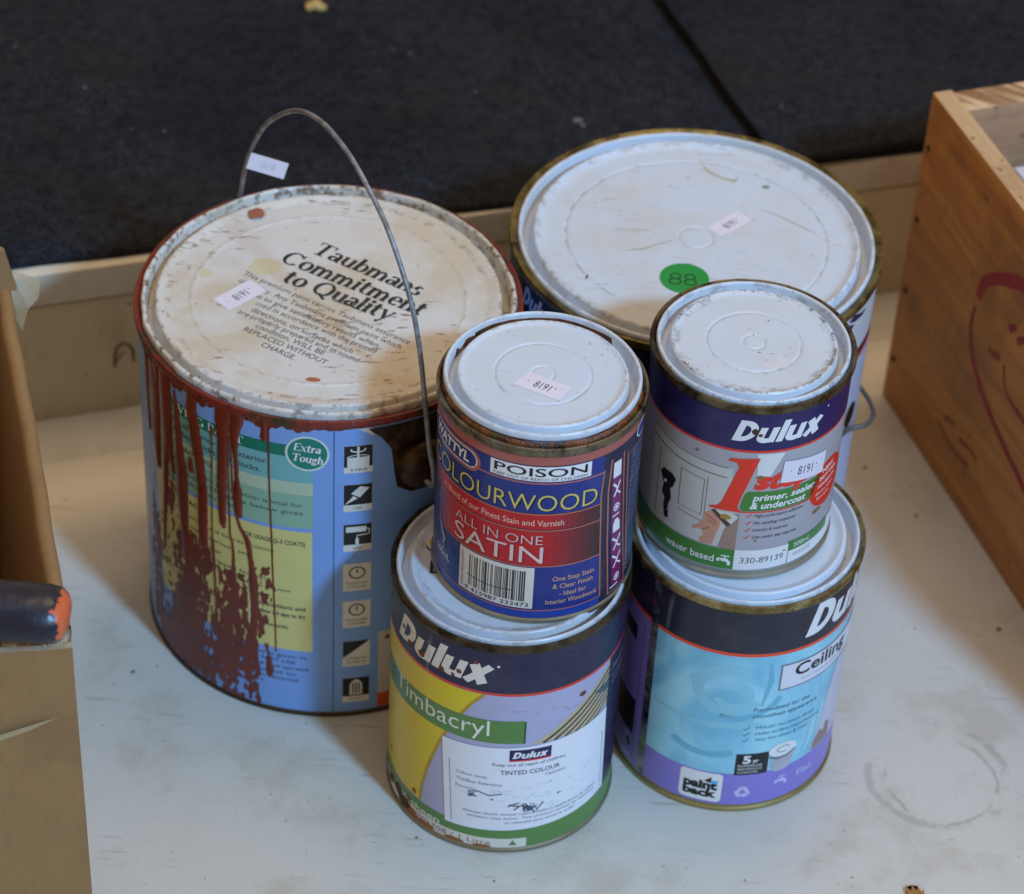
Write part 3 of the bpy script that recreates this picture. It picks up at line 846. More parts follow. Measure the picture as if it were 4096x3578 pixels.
SM = [([(-81.8, 92), (-82.2, 67.4), (-87.6, 48.2), (-94.5, 27.3), (-105, 8), (-102, 3), (-80.9, 3), (-62.1, 9.2), (-65.8, 19.2), (-68.4, 31.5), (-66.6, 48.0), (-66.4, 63.3), (-66.9, 77.8), (-67.5, 92.2)], .44, 6),
      ([(-51.4, 82.8), (-52.3, 71.4), (-54.6, 59.0), (-56.6, 46.5), (-57.1, 30.8), (-58.5, 18.3), (-54.5, 13.6), (-47.2, 15.9), (-45.1, 25.5), (-46.7, 36.3), (-45.7, 52.1), (-44.2, 64.1), (-42.1, 76.2), (-45.6, 85.5)], .41, 6),
      ([(-40.9, 52.2), (-42.3, 38.4), (-44.5, 21.9), (-41.5, 15.4), (-37.8, 17.0), (-35.9, 25.6), (-36.4, 33.1), (-37.0, 50.0)], .42, 3),
      ([(-67, 98), (-66.6, 76.6), (-66.2, 48.3), (-67.6, 32.1), (-69.0, 15.5), (-58.5, 18.3), (-56.6, 46.5), (-60.5, 66.9), (-59.7, 84), (-62.0, 98)], .62, 3),
      ([(-112, 3), (-110, 10), (-94.4, 11), (-78.3, 8), (-60, 7), (-46, 6), (-36, 8), (-32, 3)], .56, 3),
      ([(-45.6, 57.9), (-45.9, 40.4), (-42.0, 41.1), (-40.2, 60.1), (-41.8, 66.4)], .5, 2),
      ([(-34.2, 94.9), (-34.3, 89.2), (-27.4, 92.1), (-27.4, 97.0)], .56, 2), ([(-33.6, 78.8), (-33.6, 72.0), (-28.9, 73.1), (-28.9, 78.9)], .52, 2), ([(-35.2, 67.7), (-35.4, 48.5), (-31.5, 44.2), (-30.2, 60.5), (-31.7, 68.5)], .54, 2),
      ([(-73.1, 99.2), (-73.5, 80.6), (-66.6, 74.6), (-59.0, 80.5), (-62.1, 97.4)], .55, 2), ([(-32.6, 88.1), (-32.1, 82.6), (-27.0, 83.4), (-26.9, 89.1)], .56, 2),
      ([(-116, 60), (-116, 10), (-104, 8), (-101, 30), (-103, 80), (-108, 110)], .60, 3), ([(-52, 30), (-38, 36), (-34, 18), (-36, 8), (-60, 8)], .57, 3), ([(-92, 120), (-92, 95), (-86, 92), (-84, 128)], .6, 2)]
cell = .36
fl_v = []; fl_f = []
occ = {}
for poly, thr, soft in SM:
    px = [p[0] for p in poly]; py = [p[1] for p in poly]
    us = np.arange(math.floor((min(px) - 2) / cell), math.ceil((max(px) + 2) / cell)) * cell
    vs_ = np.arange(math.floor((min(py) - 2) / cell), math.ceil((max(py) + 2) / cell)) * cell
    UU, VV = np.meshgrid(us, vs_)
    d = inside_d(UU, VV, poly)
    nz = .6 * fbm(UU * .9, VV * .16, 5) + .4 * fbm(UU * .55, VV * .4, 9)
    keep = (nz - thr + np.clip(d / soft, -1.2, 1) * .16 > 0) & (VV > 2.5)
    for iu, iv in zip(np.round(UU[keep] / cell).astype(int), np.round(VV[keep] / cell).astype(int)): occ[(int(iu), int(iv))] = 1
def _nb(o, i, j): return sum((i + a, j + b) in o for a in (-1, 0, 1) for b in (-1, 0, 1) if a or b)
for _ in range(2):      # close pin-holes, drop stray flecks
    cand = set(occ) | {(i + a, j + b) for (i, j) in occ for a in (-1, 0, 1) for b in (-1, 0, 1)}
    occ = {c: 1 for c in cand if (_nb(occ, *c) >= 5 if c not in occ else _nb(occ, *c) >= 3) and c[1] * cell > 2.4}
idx = {}
def gv(i, j):
    if (i, j) not in idx:
        idx[(i, j)] = len(fl_v)
        jx, jy = random.uniform(-.12, .12), random.uniform(-.15, .15)
        fl_v.append(A.pos((i + jx) * cell, (j + jy) * cell, .00012 + 5 * LAY + random.uniform(0, 1.2e-4)))
    return idx[(i, j)]
for (i, j) in occ: fl_f.append((gv(i, j), gv(i + 1, j), gv(i + 1, j + 1), gv(i, j + 1)))
me = bpy.data.meshes.new('paint_smear'); me.from_pydata(fl_v, [], fl_f)
for q in me.polygons: q.use_smooth = True
sm_m = NT('rubbed_red_paint')
sm_c = sm_m.mix(sm_m.noise(90, 4, seed=3, stretch=(1, 1, .3)), lin((96, 32, 20)), lin((120, 52, 38)))
so = link('paint_smear', me, sm_m.out(sm_c, .42), A.o); so['kind'] = 'stuff'

# --- ears and bail
dome_m = rim_mat('brown_lug_metal', (58, 40, 24), (92, 66, 36), 31, .38)
for side in (0, 1):
    off = math.pi * 91.5 * side + 46
    plate = P2().poly([(off - 28, 186), (off - 22, 180), (off - 17, 172), (off - 15.5, 158), (off - 14, 148), (off - 7, 142.6), (off + 5, 142), (off + 13, 147), (off + 16, 158), (off + 18, 172), (off + 24, 181), (off + 28, 186)])
    ear = A.wrap('ear', plate, dome_m, 9, A.o)
    bm = bmesh.new(); N = 20; rings = []
    for k in range(7):
        q = k / 6 * math.pi / 2
        rings.append([bm.verts.new(A.pos(off + 13.5 * math.cos(q) * math.cos(a), 157.5 + 13.5 * math.cos(q) * math.sin(a), .0007 + .0065 * math.sin(q))) for a in (2 * math.pi * i / N for i in range(N))])
    for a, b in zip(rings, rings[1:]):
        for i in range(N): bm.faces.new((a[i], a[(i + 1) % N], b[(i + 1) % N], b[i]))
    bm.faces.new(rings[-1])
    obj('boss', bm, dome_m, ear, smooth=60)
wire = NT('galvanised_wire')
wc = wire.mix(wire.ramp(wire.noise(160, 3, .6, seed=4), .35, .65), lin((150, 152, 156)), lin((112, 112, 114)))
wc = wire.mix(wire.ramp(wire.noise(75, 3, .6, seed=8), .64, .67), wc, lin((120, 44, 28)))
wire_m = wire.out(wc, .48, .35)
ax = Vector((.53329, -.84593, 0))
bp_ = [(97.5, 152), (101.5, 151.5), (104.0, 154), (103.1, 162.8), (99.5, 172.1), (95.6, 191.2), (88.7, 223.2), (78.3, 247.1), (58.7, 268.7), (39.4, 279.6), (20.0, 286.4), (-2.1, 287.8), (-19.6, 284.0), (-35.0, 276.8), (-50.9, 265.1), (-67.3, 249.4), (-78.7, 233.7), (-85.6, 221.2), (-90.5, 208.3), (-94.2, 195.4), (-98.5, 180), (-102, 165), (-101.5, 154), (-97.5, 152)]
obj('bail_wire', tube([p + Vector((.0005 * math.sin(i_ * .11), .0004 * math.sin(i_ * .17 + 1), .0004 * math.sin(i_ * .13))) for i_, p in enumerate(spline([ax * (a * .001) + Vector((0, 0, z * .001)) for a, z in bp_], 5))], .00122, 10), wire_m, A.o, smooth=80)
# folded price flag stuck on the wire
fc = [Vector((-.0440, .0680, .2250)), Vector((-.0255, .0655, .2215)), None, Vector((-.0474, .0645, .2145))]
fc[3] = fc[0] + (fc[3] - fc[0]) * .72; fc[2] = fc[1] + fc[3] - fc[0]
bm = bmesh.new(); nrm = (fc[1] - fc[0]).cross(fc[3] - fc[0]).normalized()
if nrm.z < 0: nrm = -nrm
fr_ = [bm.verts.new(p + nrm * .0002) for p in fc]; bk = [bm.verts.new(p - nrm * .0002) for p in fc]
bm.faces.new(fr_); bm.faces.new(bk[::-1])
for i in range(4): bm.faces.new((fr_[i], fr_[(i + 1) % 4], bk[(i + 1) % 4], bk[i]))
bmesh.ops.recalc_face_normals(bm, faces=bm.faces)
fl = obj('price_flag', bm, paper, A.o, smooth=0)
tp = P2().text('8191', 30, 30, 38, 40); bm = bmesh.new()
def fmap(x, y):
    a, b = 1 - x / 100, 1 - y / 100
    return (fc[3] * (1 - a) * (1 - b) + fc[2] * a * (1 - b) + fc[1] * a * b + fc[0] * (1 - a) * b) + nrm * .0003
vv = [bm.verts.new(fmap(x, y)) for x, y, k in tp.v]
for f in tp.f: bm.faces.new([vv[i] for i in f])
obj('flag_digits', bm, P('faded_ink', (192, 186, 194), .6), fl, smooth=0)

# ================================================================== can B: big white-lidded can behind
rimB = rim_mat('brassy_rim', (136, 118, 66), (70, 58, 30), 81, .30)
navyB = P('deep_navy', (14, 20, 52), .3, .15)
B = Can('paint_can', 'large navy paint can with green dot sticker on its white lid, at the back', (.085, 1.1242, 0), 91.2, 191.9, 92.8, 'paint cans', v1=187)
B.base(P('tin_plate', (150, 142, 120), .35, .2, .8), rimB, navyB, 4.1)
lidB = lid_mat('white_enamel_lid', (206, 213, 224), (198, 190, 170), (140, 126, 88), 91, .55, edges=((.0875, .0012, .5), (.0805, .0016, .55), (.0790, .0030, .35), (.0650, .0009, .5), (.0083, .0006, .4)), streak=.28, rot=-.4)
B.lid(lidB, [(88.5, -3.4), (88.5, -.5), (88.1, .3), (87.4, .6), (86.6, .2), (86.2, -.9), (86.0, -7.4), (85.2, -8.4), (82.6, -8.4), (81.9, -7.2), (81.2, -1.0), (80.7, 0), (80.0, .3), (79.3, .1), (78.2, -1.0), (76, -1.7), (74, -1.9), (73, -1.9), (66.6, -1.9), (65.6, -1.9), (65.2, -2.3), (64.7, -2.3), (64.3, -1.9), (63, -1.9), (10.4, -1.9), (9.2, -1.9), (8.8, -2.3), (8.3, -2.3), (7.9, -1.9), (6.8, -1.9), (0, -1.9)])
B.decal('price_sticker', sticker_parts((5.1, 8.6), (20.4, 23.8), (28.6, 17.6), (13.2, .8)), -1.75, B.lido)
gd = P2().ell(-6.1, -34.4, 12.1, 12.1, 40)
gt = P2().arc(-10.4, -33.0, 2.4, 2.1, 0, 360, .8).arc(-10.7, -37.2, 2.8, 2.3, 0, 360, .8).arc(-3.3, -33.2, 2.4, 2.1, 0, 360, .8).arc(-3.1, -37.4, 2.8, 2.3, 0, 360, .8)
B.decal('round_sticker', [(gd, P('green_dot', (22, 142, 58), .5, .05)), (gt, P('marker_ink', (18, 52, 36), .6))], -1.72, B.lido)
stn = P('khaki_smudge', (176, 170, 146), .5, .15)
B.decal('stain', [(P2().stroke([(4, 62), (8, 56), (14, 52), (20, 50), (22, 53)], [.8, 2.0, 1.4, 2.6, 1.0]), stn)], -1.86, B.lido)
B.decal('stain', [(blob(36, 46.5, 1.6, seed=12, ax=1.3), P('grey_smudge', (128, 136, 128), .5, .1))], -1.86, B.lido)
B.decal('stain', [(P2().stroke([(-35, -14), (-26, -12), (-20, -8), (-12, -4)], [.5, 1.3, .9, .5]), stn)], -1.86, B.lido)
B.decal('stain', [(P2().stroke([(-54, -39), (-53.2, -36)], 1.1), P('brown_fleck', (98, 78, 40), .5, .1))], -1.86, B.lido)
B.decal('stain', [(P2().stroke([(33, 27), (43, 21), (54, 13), (60, 9)], [.4, .8, 1.1, .4]), stn)], -1.86, B.lido)
B.wrap('white_panel', P2().rect(78, 20, 200, 186.5), P('grey_white_print', (206, 206, 206), .35, .05), 1)
B.wrap('ink_smear', P2().poly([(92, 184), (98, 181), (107, 179.6), (112, 181.5), (104, 183), (97, 186)]).poly([(89, 180), (95, 177), (99, 179), (93, 182)]), P('navy_ink', (40, 40, 78), .4), 2)
B.wrap('red_stripe', P2().rect(78, 150, 200, 153.6), P('red_stripe', (196, 60, 36)), 2)
B.wrap('navy_stripe', P2().rect(78, 153.8, 200, 158), navyB, 2)
B.wrap('lilac_panel', P2().rect(78, 40, 200, 149.6), P('lilac_white', (190, 194, 214), .35, .05), 2)
B.wrap('brand_lettering', P2().dulux(-100, 172, 30, 12), white, 2)
e2 = B.wrap('ear', P2().ell(112, 113, 7, 7, 24), dome_m, 9, B.o)
bw = [(86, -4, 113), (89.5, -12, 112), (94.5, -22, 110.5), (96.3, -32, 109.5), (92, -39.5, 108.5), (82, -44.5, 108), (69, -62.5, 107), (40, -84.5, 104), (0, -93.4, 100), (-40, -84.5, 98), (-75, -56, 99), (-91, -20, 104), (-93, 0, 110)]
obj('bail_wire', tube(spline([Vector(p) * .001 for p in bw], 6), .0012, 8), P('dull_wire', (96, 92, 92), .5, .2, .5), B.o, smooth=80)

# ================================================================== small can C (front, left stack)
rimC = rim_mat('tarnished_rim', (122, 112, 92), (48, 34, 20), 101, .30)
C = Can('paint_can', 'small red and blue wood stain can standing on the yellow and green can', (.0118, .9461, .1352), 45.3, 103.2, 46.6, 'paint cans', v0=3.2, v1=98.6)
navyC = P('label_navy', (30, 34, 62), .3, .1, scuff=.25); blueC = P('label_blue', (27, 45, 120), .3, .06, scuff=.2); redC = P('label_red', (182, 24, 32), .3, .06); copper = P('label_copper', (166, 92, 82), .32, .12); cline = P('copper_line', (178, 104, 84), .35, .1)
C.base(P('tin_plate2', (150, 142, 122), .35, .2, .8), rimC, navyC)
rusty = NT('rusty_residue')
rq = rusty.mix(rusty.ramp(rusty.noise(110, 5, .7, seed=2), .36, .6), lin((40, 20, 8)), lin((126, 62, 20)))
rq = rusty.mix(rusty.ramp(rusty.noise(70, 4, .7, seed=6), .55, .66), rq, lin((70, 58, 22)))
rusty.bump(rusty.noise(300, 4, .7, seed=3), .0015, .9)
obj('rust_ring', lathe([(44.5, 99), (44.3, 102.6), (43.9, 103.6), (43.6, 103.8), (43.1, 104.3), (42.6, 104.3), (42.3, 100)], SEG, C.th, wob=lambda r, z, a: (r + .16 * math.sin(a * 11) + .1 * math.sin(a * 27), z + .25 * math.sin(a * 9 + 1))), rusty.out(rq, .22), C.o)
SMALL = [(43.5, -2.4), (43.5, -.4), (43.1, .4), (42.5, .6), (41.9, .3), (41.6, -.5), (41.4, -6.4), (40.8, -7.2), (38.9, -7.2), (38.2, -6.2), (37.6, -.9), (37.2, .0), (36.6, .3), (36.0, .2), (35.1, -.4), (34, -.65), (33, -.72), (32, -.75)] + [(22.6, -.75), (21.9, -.75), (21.5, -1.15), (21.0, -1.15), (20.6, -.72), (19.6, -.72), (6.6, -.7), (5.6, -.7), (5.2, -1.05), (4.7, -1.05), (4.3, -.7), (3.6, -.7), (0, -.7)]
lidC = lid_mat('clean_white_lid', (206, 213, 224), (198, 196, 180), (120, 96, 58), 111, .35, edges=((.0425, .0016, .3), (.0364, .0012, .4), (.0211, .0004, .5)))
C.lid(lidC, SMALL, 2.5)
C.lido.rotation_euler = (rad(-.4), rad(.25), 0); C.lido.location = (-.0006, .0010, .0008)
C.decal('price_sticker', sticker_parts((-12.9, -8.6), (-6.3, .6), (12.8, -8.4), (7.3, -18.2))[:1] + [(P2().add(sticker_parts((-6.3, .6), (12.8, -8.4), (7.3, -18.2), (-12.9, -8.6))[1][0]), ink)], 2.5 - .55, C.lido)
C.wrap('copper_band', P2().rect(-142, 93.4, 142, 98.4), copper, 1)
C.wrap('blue_panel', P2().rect(-70, 66, 31.2, 93), blueC, 1)
C.wrap('blue_panel', P2().rect(-70, 8.2, 33.6, 34.4), blueC, 1)
C.wrap('blue_base', P2().rect(-70, 3.4, 34.5, 7.6), P('royal_blue', (26, 60, 150), .28, .06, scuff=.4), 1)
C.wrap('red_stripe', P2().rect(-50, 56.6, 8, 65), redC, 1)
C.wrap('red_panel', P2().rect(-42, 35.2, 6, 55.4), redC, 1)
for i in range(8):
    f = (i + .5) / 8; c = (int(178 - 124 * f), int(25 + 12 * f), int(33 + 9 * f)); mm = P('red_fade_%d' % i, c, .3)
    C.wrap('red_fade', P2().rect(8 + i * 2.9, 56.6, 8 + (i + 1) * 2.9, 65), mm, 1); C.wrap('red_fade', P2().rect(6 + i * 3.2, 35.2, 6 + (i + 1) * 3.2, 55.4), mm, 1)
for i in range(4):
    f = (i + .5) / 4; c = (int(180 - 90 * f), int(36 + 14 * f), int(44 + 46 * f)); mm = P('purple_fade_%d' % i, c, .3)
    C.wrap('red_fade', P2().rect(-42 - (i + 1) * 3, 35.2, -42 - i * 3, 55.4), mm, 1); C.wrap('red_fade', P2().rect(-50 - (i + 1) * 2.5, 56.6, -50 - i * 2.5, 65), mm, 1)
ln = P2().rect(-70, 65.1, 30.6, 65.8).rect(-60, 55.6, 31, 56.3).rect(-60, 34.4, 33, 35.1).rect(-70, 7.7, 35, 8.3).rect(-70, 83.0, 31.2, 83.8)
ln.stroke([(31.4, 84.2), (30.6, 70), (32.4, 40), (34.8, 7.8)], .8)
ln.stroke([(35.4, 88.5), (34.6, 70), (36.6, 40), (40.2, 5.2), (54, 5.2)], .9).stroke([(43.0, 89), (44.6, 70), (48.2, 36), (53.4, 5.2)], .8).stroke([(46.6, 86), (47.6, 70), (51.0, 36), (55.5, 10)], .9)
C.wrap('copper_frame', ln, cline, 3)
gold = P('gold_print', (206, 186, 98), .32, .1); shade = P('letter_shadow', (12, 18, 52), .35)
t = P2().text('COLOURWOOD', -61, 67.6, 89.5, 9.2, bold=-.008)
C.wrap('title_shadow', P2().add(t, lambda x, y: (x + .7, y - .6)), shade, 2); C.wrap('title_lettering', t, gold, 4)
pk = P('pale_pink_print', (222, 178, 160), .35, .06)
t = P2().text('A Blend of our Finest Stain and Varnish', -49, 58.8, 62.4, 3.3, bold=.006)
C.wrap('tagline', t, pk, 2, cut=False)
t = P2().text('ALL IN ONE', -38.8, 47.8, 43.4, 5.2, bold=-.012).text('SATIN', -39, 36.8, 44, 9.6, bold=-.002)
C.wrap('title_shadow', P2().add(t, lambda x, y: (x + .5, y - .5)), P('dark_red', (110, 14, 22), .35), 2); C.wrap('finish_lettering', t, P('silver_pink', (216, 190, 184), .32), 4)
C.wrap('warning_box', P2().rect(-20.6, 84.6, 24.3, 92.9), white, 4)
C.wrap('warning_print', P2().text('POISON', -18.8, 87.4, 41.2, 4.5, bold=.012).text('KEEP OUT OF REACH OF CHILDREN', -19, 85.1, 41.6, 1.5), black, 5)
pill = lambda x0, x1, y0, y1, g=0: [(x1 - (y1 - y0) / 2 + ((y1 - y0) / 2 + g) * math.cos(a), (y0 + y1) / 2 + ((y1 - y0) / 2 + g) * math.sin(a)) for a in (rad(-90 + 15 * i) for i in range(13))] + [(x0 + (y1 - y0) / 2 - ((y1 - y0) / 2 + g) * math.cos(a), (y0 + y1) / 2 + ((y1 - y0) / 2 + g) * math.sin(a)) for a in (rad(90 - 15 * i) for i in range(13))]
C.wrap('maker_badge', P2().poly(pill(-66, -25.5, 79.6, 92.4)), copper, 2)
C.wrap('maker_badge', P2().poly(pill(-64.5, -27.2, 81.2, 91)), white, 3)
C.wrap('maker_badge', P2().poly(pill(-64, -27.8, 81.8, 90.4)), P('badge_blue', (36, 44, 120), .3), 4)
C.wrap('maker_lettering', P2().text('WATTYL', -60, 83.6, 28, 5.2, bold=.03, shear=.12), white, 5)
C.wrap('maker_badge', P2().poly(pill(54, 74, 87, 95)), white, 2); C.wrap('maker_badge', P2().poly(pill(54.8, 73.4, 87.8, 94.2)), P('badge_blue', (36, 44, 120), .3), 3)
C.wrap('barcode_panel', P2().rect(-34.9, 9.2, 1.8, 33.9), cream, 4)
bc = P2(); rr = random.Random(5); x = -29.0
while x < -2.4:
    w = rr.choice((.33, .33, .66, .99)); bc.rect(x, 13.4 if w > .1 else 11, x + w, 31.6); x += w + rr.choice((.33, .33, .66, .99))
bc.text('9 415987 333473', -31, 10.2, 31, 2.3)
C.wrap('barcode', bc, P('barcode_ink', (52, 50, 52), .5), 5, cut=False)
C.wrap('shade_name', P2().text('DARK MAHOGANY', -32.2, 11, 21, 1.5, rot=90), P('brown_ink', (110, 84, 66), .5), 5, cut=False)
C.wrap('barcode_scratch', P2().stroke([(-30, 19.5), (-18, 18.6), (-8, 19.4)], .35), black, 6)
t = P2()
for i, (s, w) in enumerate((('One Step Stain', 20), ('& Clear Finish', 19.4), ('- Ideal for', 13), ('Interior Woodwork', 25))): t.text(s, 20, 25.6 - 4.6 * i, w, 2.7, bold=.012, align='c')
C.wrap('description_print', t, P('tan_print', (196, 152, 130), .4), 4, cut=False)
C.wrap('volume_print', P2().text('500mL', -54, 17, 12, 4), white, 4)
# magenta pictogram strip, leaning with the frame
def strip_xy(f, g):   # f across 0-1, g down 0-1
    v = 86 - g * 79; a = 36.6 + g ** 1.5 * 6.0; w = 5.2 + g * 3.0
    return a + f * w, v
Lp = [strip_xy(0, i / 12) for i in range(13)]; Rp = [strip_xy(1, i / 12) for i in range(13)]
C.wrap('pictogram_strip', P2().strip(Lp, Rp), P('magenta_print', (122, 30, 92), .32), 2)
ic = P2()
for i in range(7):
    g = (i + .15) / 7; h = .7 / 7
    if i == 0: ic.poly([strip_xy(.05, g - .015), strip_xy(.95, g - .015), strip_xy(.95, g + h), strip_xy(.05, g + h)])
    elif i in (2, 6): ic.ell(*strip_xy(.5, g + h / 2), 2.0, 2.4, 20); ic.rect(strip_xy(.1, 0)[0] + g * 5, strip_xy(0, g + h * 1.15)[1], strip_xy(.9, 0)[0] + g * 7, strip_xy(0, g + h * 1.05)[1])
    elif i == 3: ic.poly([strip_xy(.15, g + h), strip_xy(.85, g + h), strip_xy(.85, g + h * .35), strip_xy(.65, g), strip_xy(.35, g), strip_xy(.15, g + h * .35)])
    else:
        ic.stroke([strip_xy(.1, g), strip_xy(.6, g + h * .5), strip_xy(.2, g + h)], 1.1); ic.stroke([strip_xy(.9, g), strip_xy(.45, g + h * .6), strip_xy(.9, g + h)], 1.0)
C.wrap('pictograms', ic, white, 3)
C.wrap('pictogram_clocks', P2().arc(*strip_xy(.5, (2.5) / 7), 1.2, 1.4, 0, 360, .45).arc(*strip_xy(.5, (6.5) / 7), 1.2, 1.4, 0, 360, .45), P('magenta_print', (122, 30, 92)), 4)
t = P2(); rr = random.Random(4)
for i in range(26):
    t.text(rr.choice(('Stir well before and during use.', 'Apply with the grain of timber.', 'Allow to dry for two hours then', 'Sand lightly between the coats.', 'Clean brushes with turpentine.')), 50.5 + i * .06, 82 - i * 2.85, 21, 1.5, bold=.01)
C.wrap('directions_print', t, P('pale_blue_print', (128, 152, 190), .4), 2, cut=False)
C.wrap('directions_rules', P2().rect(49, 84.5, 72, 85.1).rect(49, 66, 72, 66.5).rect(51, 40, 72, 40.5), cline, 2)
C.wrap('scuff', P2().poly([(-52.5, 38), (-51.5, 33), (-48.2, 27), (-47.6, 22), (-46.4, 19.4), (-47.0, 25), (-45.6, 28.5), (-49, 33)]), P('torn_print', (150, 156, 170), .5), 5)

# ================================================================== small can D (front, right stack)
rimD = rim_mat('brown_speckled_rim', (108, 94, 68), (50, 38, 24), 121, .28)
D = Can('paint_can', 'small grey and navy primer can standing on the purple and aqua can', (.1049, .9824, .1352), 45.0, 103.4, 46.4, 'paint cans', v0=5.4, v1=98.8)
greyD = P('label_grey', (168, 164, 168), .3, .06, scuff=.35); navyD = P('brand_navy', (34, 28, 82), .28, .08, scuff=.15); redD = P('brand_red', (222, 52, 34), .3, .04); grD = P('label_green', (64, 124, 50), .32, .06)
D.base(P('tin_plate3', (160, 154, 138), .35, .2, .8), rimD, greyD)
lidD = lid_mat('white_lid_rust_specks', (206, 213, 223), (200, 195, 184), (96, 74, 52), 131, .5, edges=((.0432, .0010, .5), (.0418, .0014, .35), (.0362, .0014, .75), (.0345, .0034, .40), (.0211, .0004, .4)))
D.lid(lidD, SMALL, .2)
D.decal('torn_sticker', [(P2().poly([(4.5, -14.6), (8, -15.4), (10, -12), (10.6, -8.4), (15.4, -10.8), (16.6, -12.8), (11, -18.2), (4.0, -17.6)]), P('torn_paper', (214, 208, 212), .6))], .2 - .70, D.lido)
D.wrap('brand_band', P2().rect(-141, 77.6, 141, 98.6), navyD, 1)
D.wrap('brand_line', P2().rect(-141, 76.3, 141, 77.6), redD, 1)
D.wrap('brand_lettering', P2().dulux(-4.8, 82.6, 41.5, 12), white, 2); D.wrap('brand_dot', P2().ell(41.4, 94.4, .5, .5, 10), white, 2)
D.wrap('rust_spot', blob(5.6, 88.6, 1.7, seed=41, ax=.9), P('rust_dark', (70, 44, 26), .7, .3), 3)
D.wrap('rust_spot', blob(8.2, 86.6, 1.0, seed=42), P('rust', (112, 56, 30), .7, .3), 3)
# photographic print: cupboard door, strap hinge, hand with scraper
door = P('door_print', (190, 188, 182), .3, .08); mould = P('moulding_print', (128, 112, 92), .34, .1)
D.wrap('photo_print', P2().poly([(-46, 70), (-2, 66.0), (3.0, 19), (-46, 19)]), door, 1)
lp = P2().stroke([(-46, 69.6), (-30, 67.6), (-4, 66)], .5).stroke([(-46, 64), (-30, 62), (-4, 60.4)], .6)
lp.stroke([(-40, 60), (-40, 21)], .5).stroke([(-26, 57), (-26, 36), (-14, 35), (-14, 56), (-26, 57)], .45).stroke([(-12.5, 58), (-12.5, 36)], .4).stroke([(-26, 33), (-9, 31)], .4)
D.wrap('photo_lines', lp, mould, 2)
D.wrap('photo_hinge', P2().poly([(-38.5, 47), (-36.5, 50), (-31, 50.2), (-28.4, 48), (-29.8, 43), (-31.4, 41), (-30.2, 36), (-31.6, 31), (-30.8, 23.5), (-33.2, 22.6), (-34.6, 29), (-34.2, 33.6), (-36.4, 36), (-35.6, 41.4)]), black, 3)
D.wrap('photo_screws', P2().ell(-34.6, 43.6, .8, 1.0, 12).ell(-31.8, 28, .3, .4, 8), white, 4)
D.wrap('photo_board', P2().poly([(-4.6, 19), (-2.6, 30), (3.4, 40.6), (3.3, 18.4), (-2, 18.2)]), P('timber_print', (150, 124, 108), .34, .08), 2)
skin = P('skin_print', (192, 138, 112), .34, .12)
D.wrap('photo_hand', P2().poly([(-14.4, 27.0), (-16.4, 25.6), (-17.4, 25.4), (-17, 27.2), (-14.2, 29.6), (-12.8, 33), (-12.2, 37.4), (-10, 39), (-7, 38.4), (-4.6, 35), (-4.8, 30.6), (-6.0, 27), (-6.4, 23.6), (-7.6, 19.4), (-12.8, 19.2), (-13.4, 21.4), (-11.6, 23.4), (-12, 26.2)]), skin, 3)
D.wrap('photo_fingers', P2().stroke([(-11, 36.4), (-7.6, 34.2), (-6.2, 32)], .5).stroke([(-10.4, 33.6), (-7.4, 31.4)], .45).stroke([(-12.4, 27), (-9.2, 29.4)], .5), P('skin_shade', (138, 84, 66), .35), 4)
D.wrap('photo_scraper', P2().poly([(-9.6, 40.2), (-7.8, 40.8), (.2, 33.2), (-1.4, 31.6)]), P('umber_print', (84, 58, 46), .34), 5)
D.wrap('photo_blade', P2().poly([(-7.4, 40.6), (-.2, 40.2), (3.2, 38), (.2, 33.4)]), P('blade_print', (204, 200, 188), .3), 4)
D.wrap('rust_spot', blob(-2.6, 37.6, 1.5, seed=45, ax=1.7), P('ochre_stain', (170, 128, 60), .5, .2), 6)
D.wrap('photo_beam', P2().poly([(8.2, 75.6), (20.8, 75.6), (12.8, 57), (9.6, 57.6)]), P('beam_print', (214, 214, 212), .3, .04), 1)
one = [(-4.4, 70.8), (-3.6, 72.2), (9.6, 73.4), (3.2, 50), (2.0, 44.2), (3.4, 42.2), (3.6, 41.2), (-10.6, 41.4), (-10.4, 42.4), (-7.0, 43.6), (-5.2, 46.4), (-.8, 62), (.8, 67.6), (-.4, 70.2)]
D.wrap('numeral', P2().poly(one), redD, 5)
D.wrap('step_lettering', P2().text('step', 8.2, 55.4, 27.6, 9.6, bold=.05, shear=.22), redD, 4)
D.wrap('green_box', P2().poly([(4.2, 42.0), (3.0, 44), (4.6, 52), (6, 53.6), (44.4, 53.6), (38.6, 42.0)]), grD, 3)
D.wrap('product_lettering', P2().text('primer, sealer', 8.6, 48.2, 31, 3.6, bold=.025, shear=.18).text('& undercoat', 7.4, 43.4, 27, 3.6, bold=.025, shear=.18), white, 4, cut=False)
D.wrap('product_rule', P2().rect(3.4, 40.9, 39, 41.7), redD, 3)
D.wrap('round_badge', P2().ell(50.6, 45.2, 13.0, 13.6, 48), redD, 3)
D.wrap('badge_print', P2().text('NEW', 45, 52.6, 9, 2.6, bold=.02, rot=4).text('BETTER', 43.4, 48.6, 14, 2.0, bold=.02, rot=4).text('ADHESION', 42.6, 44.4, 14, 1.8, bold=.02, rot=4).text('Blocks stains', 42, 40.4, 14, 1.6, rot=4).text('Seals', 43, 37, 10, 1.6, rot=4), white, 4, cut=False)
t = P2(); ck = P2()
for i, (s, w) in enumerate((('High performance adhesion', 24), ('No sanding required', 20), ('Interior & exterior', 17), ('Use under any topcoat', 22))):
    v = 38.2 - i * 4.3; t.text(s, 10.2, v, w, 1.9, shear=.2, bold=.005); ck.stroke([(6.6, v + .9), (7.4, v + .1), (9.0, v + 2.0)], .5)
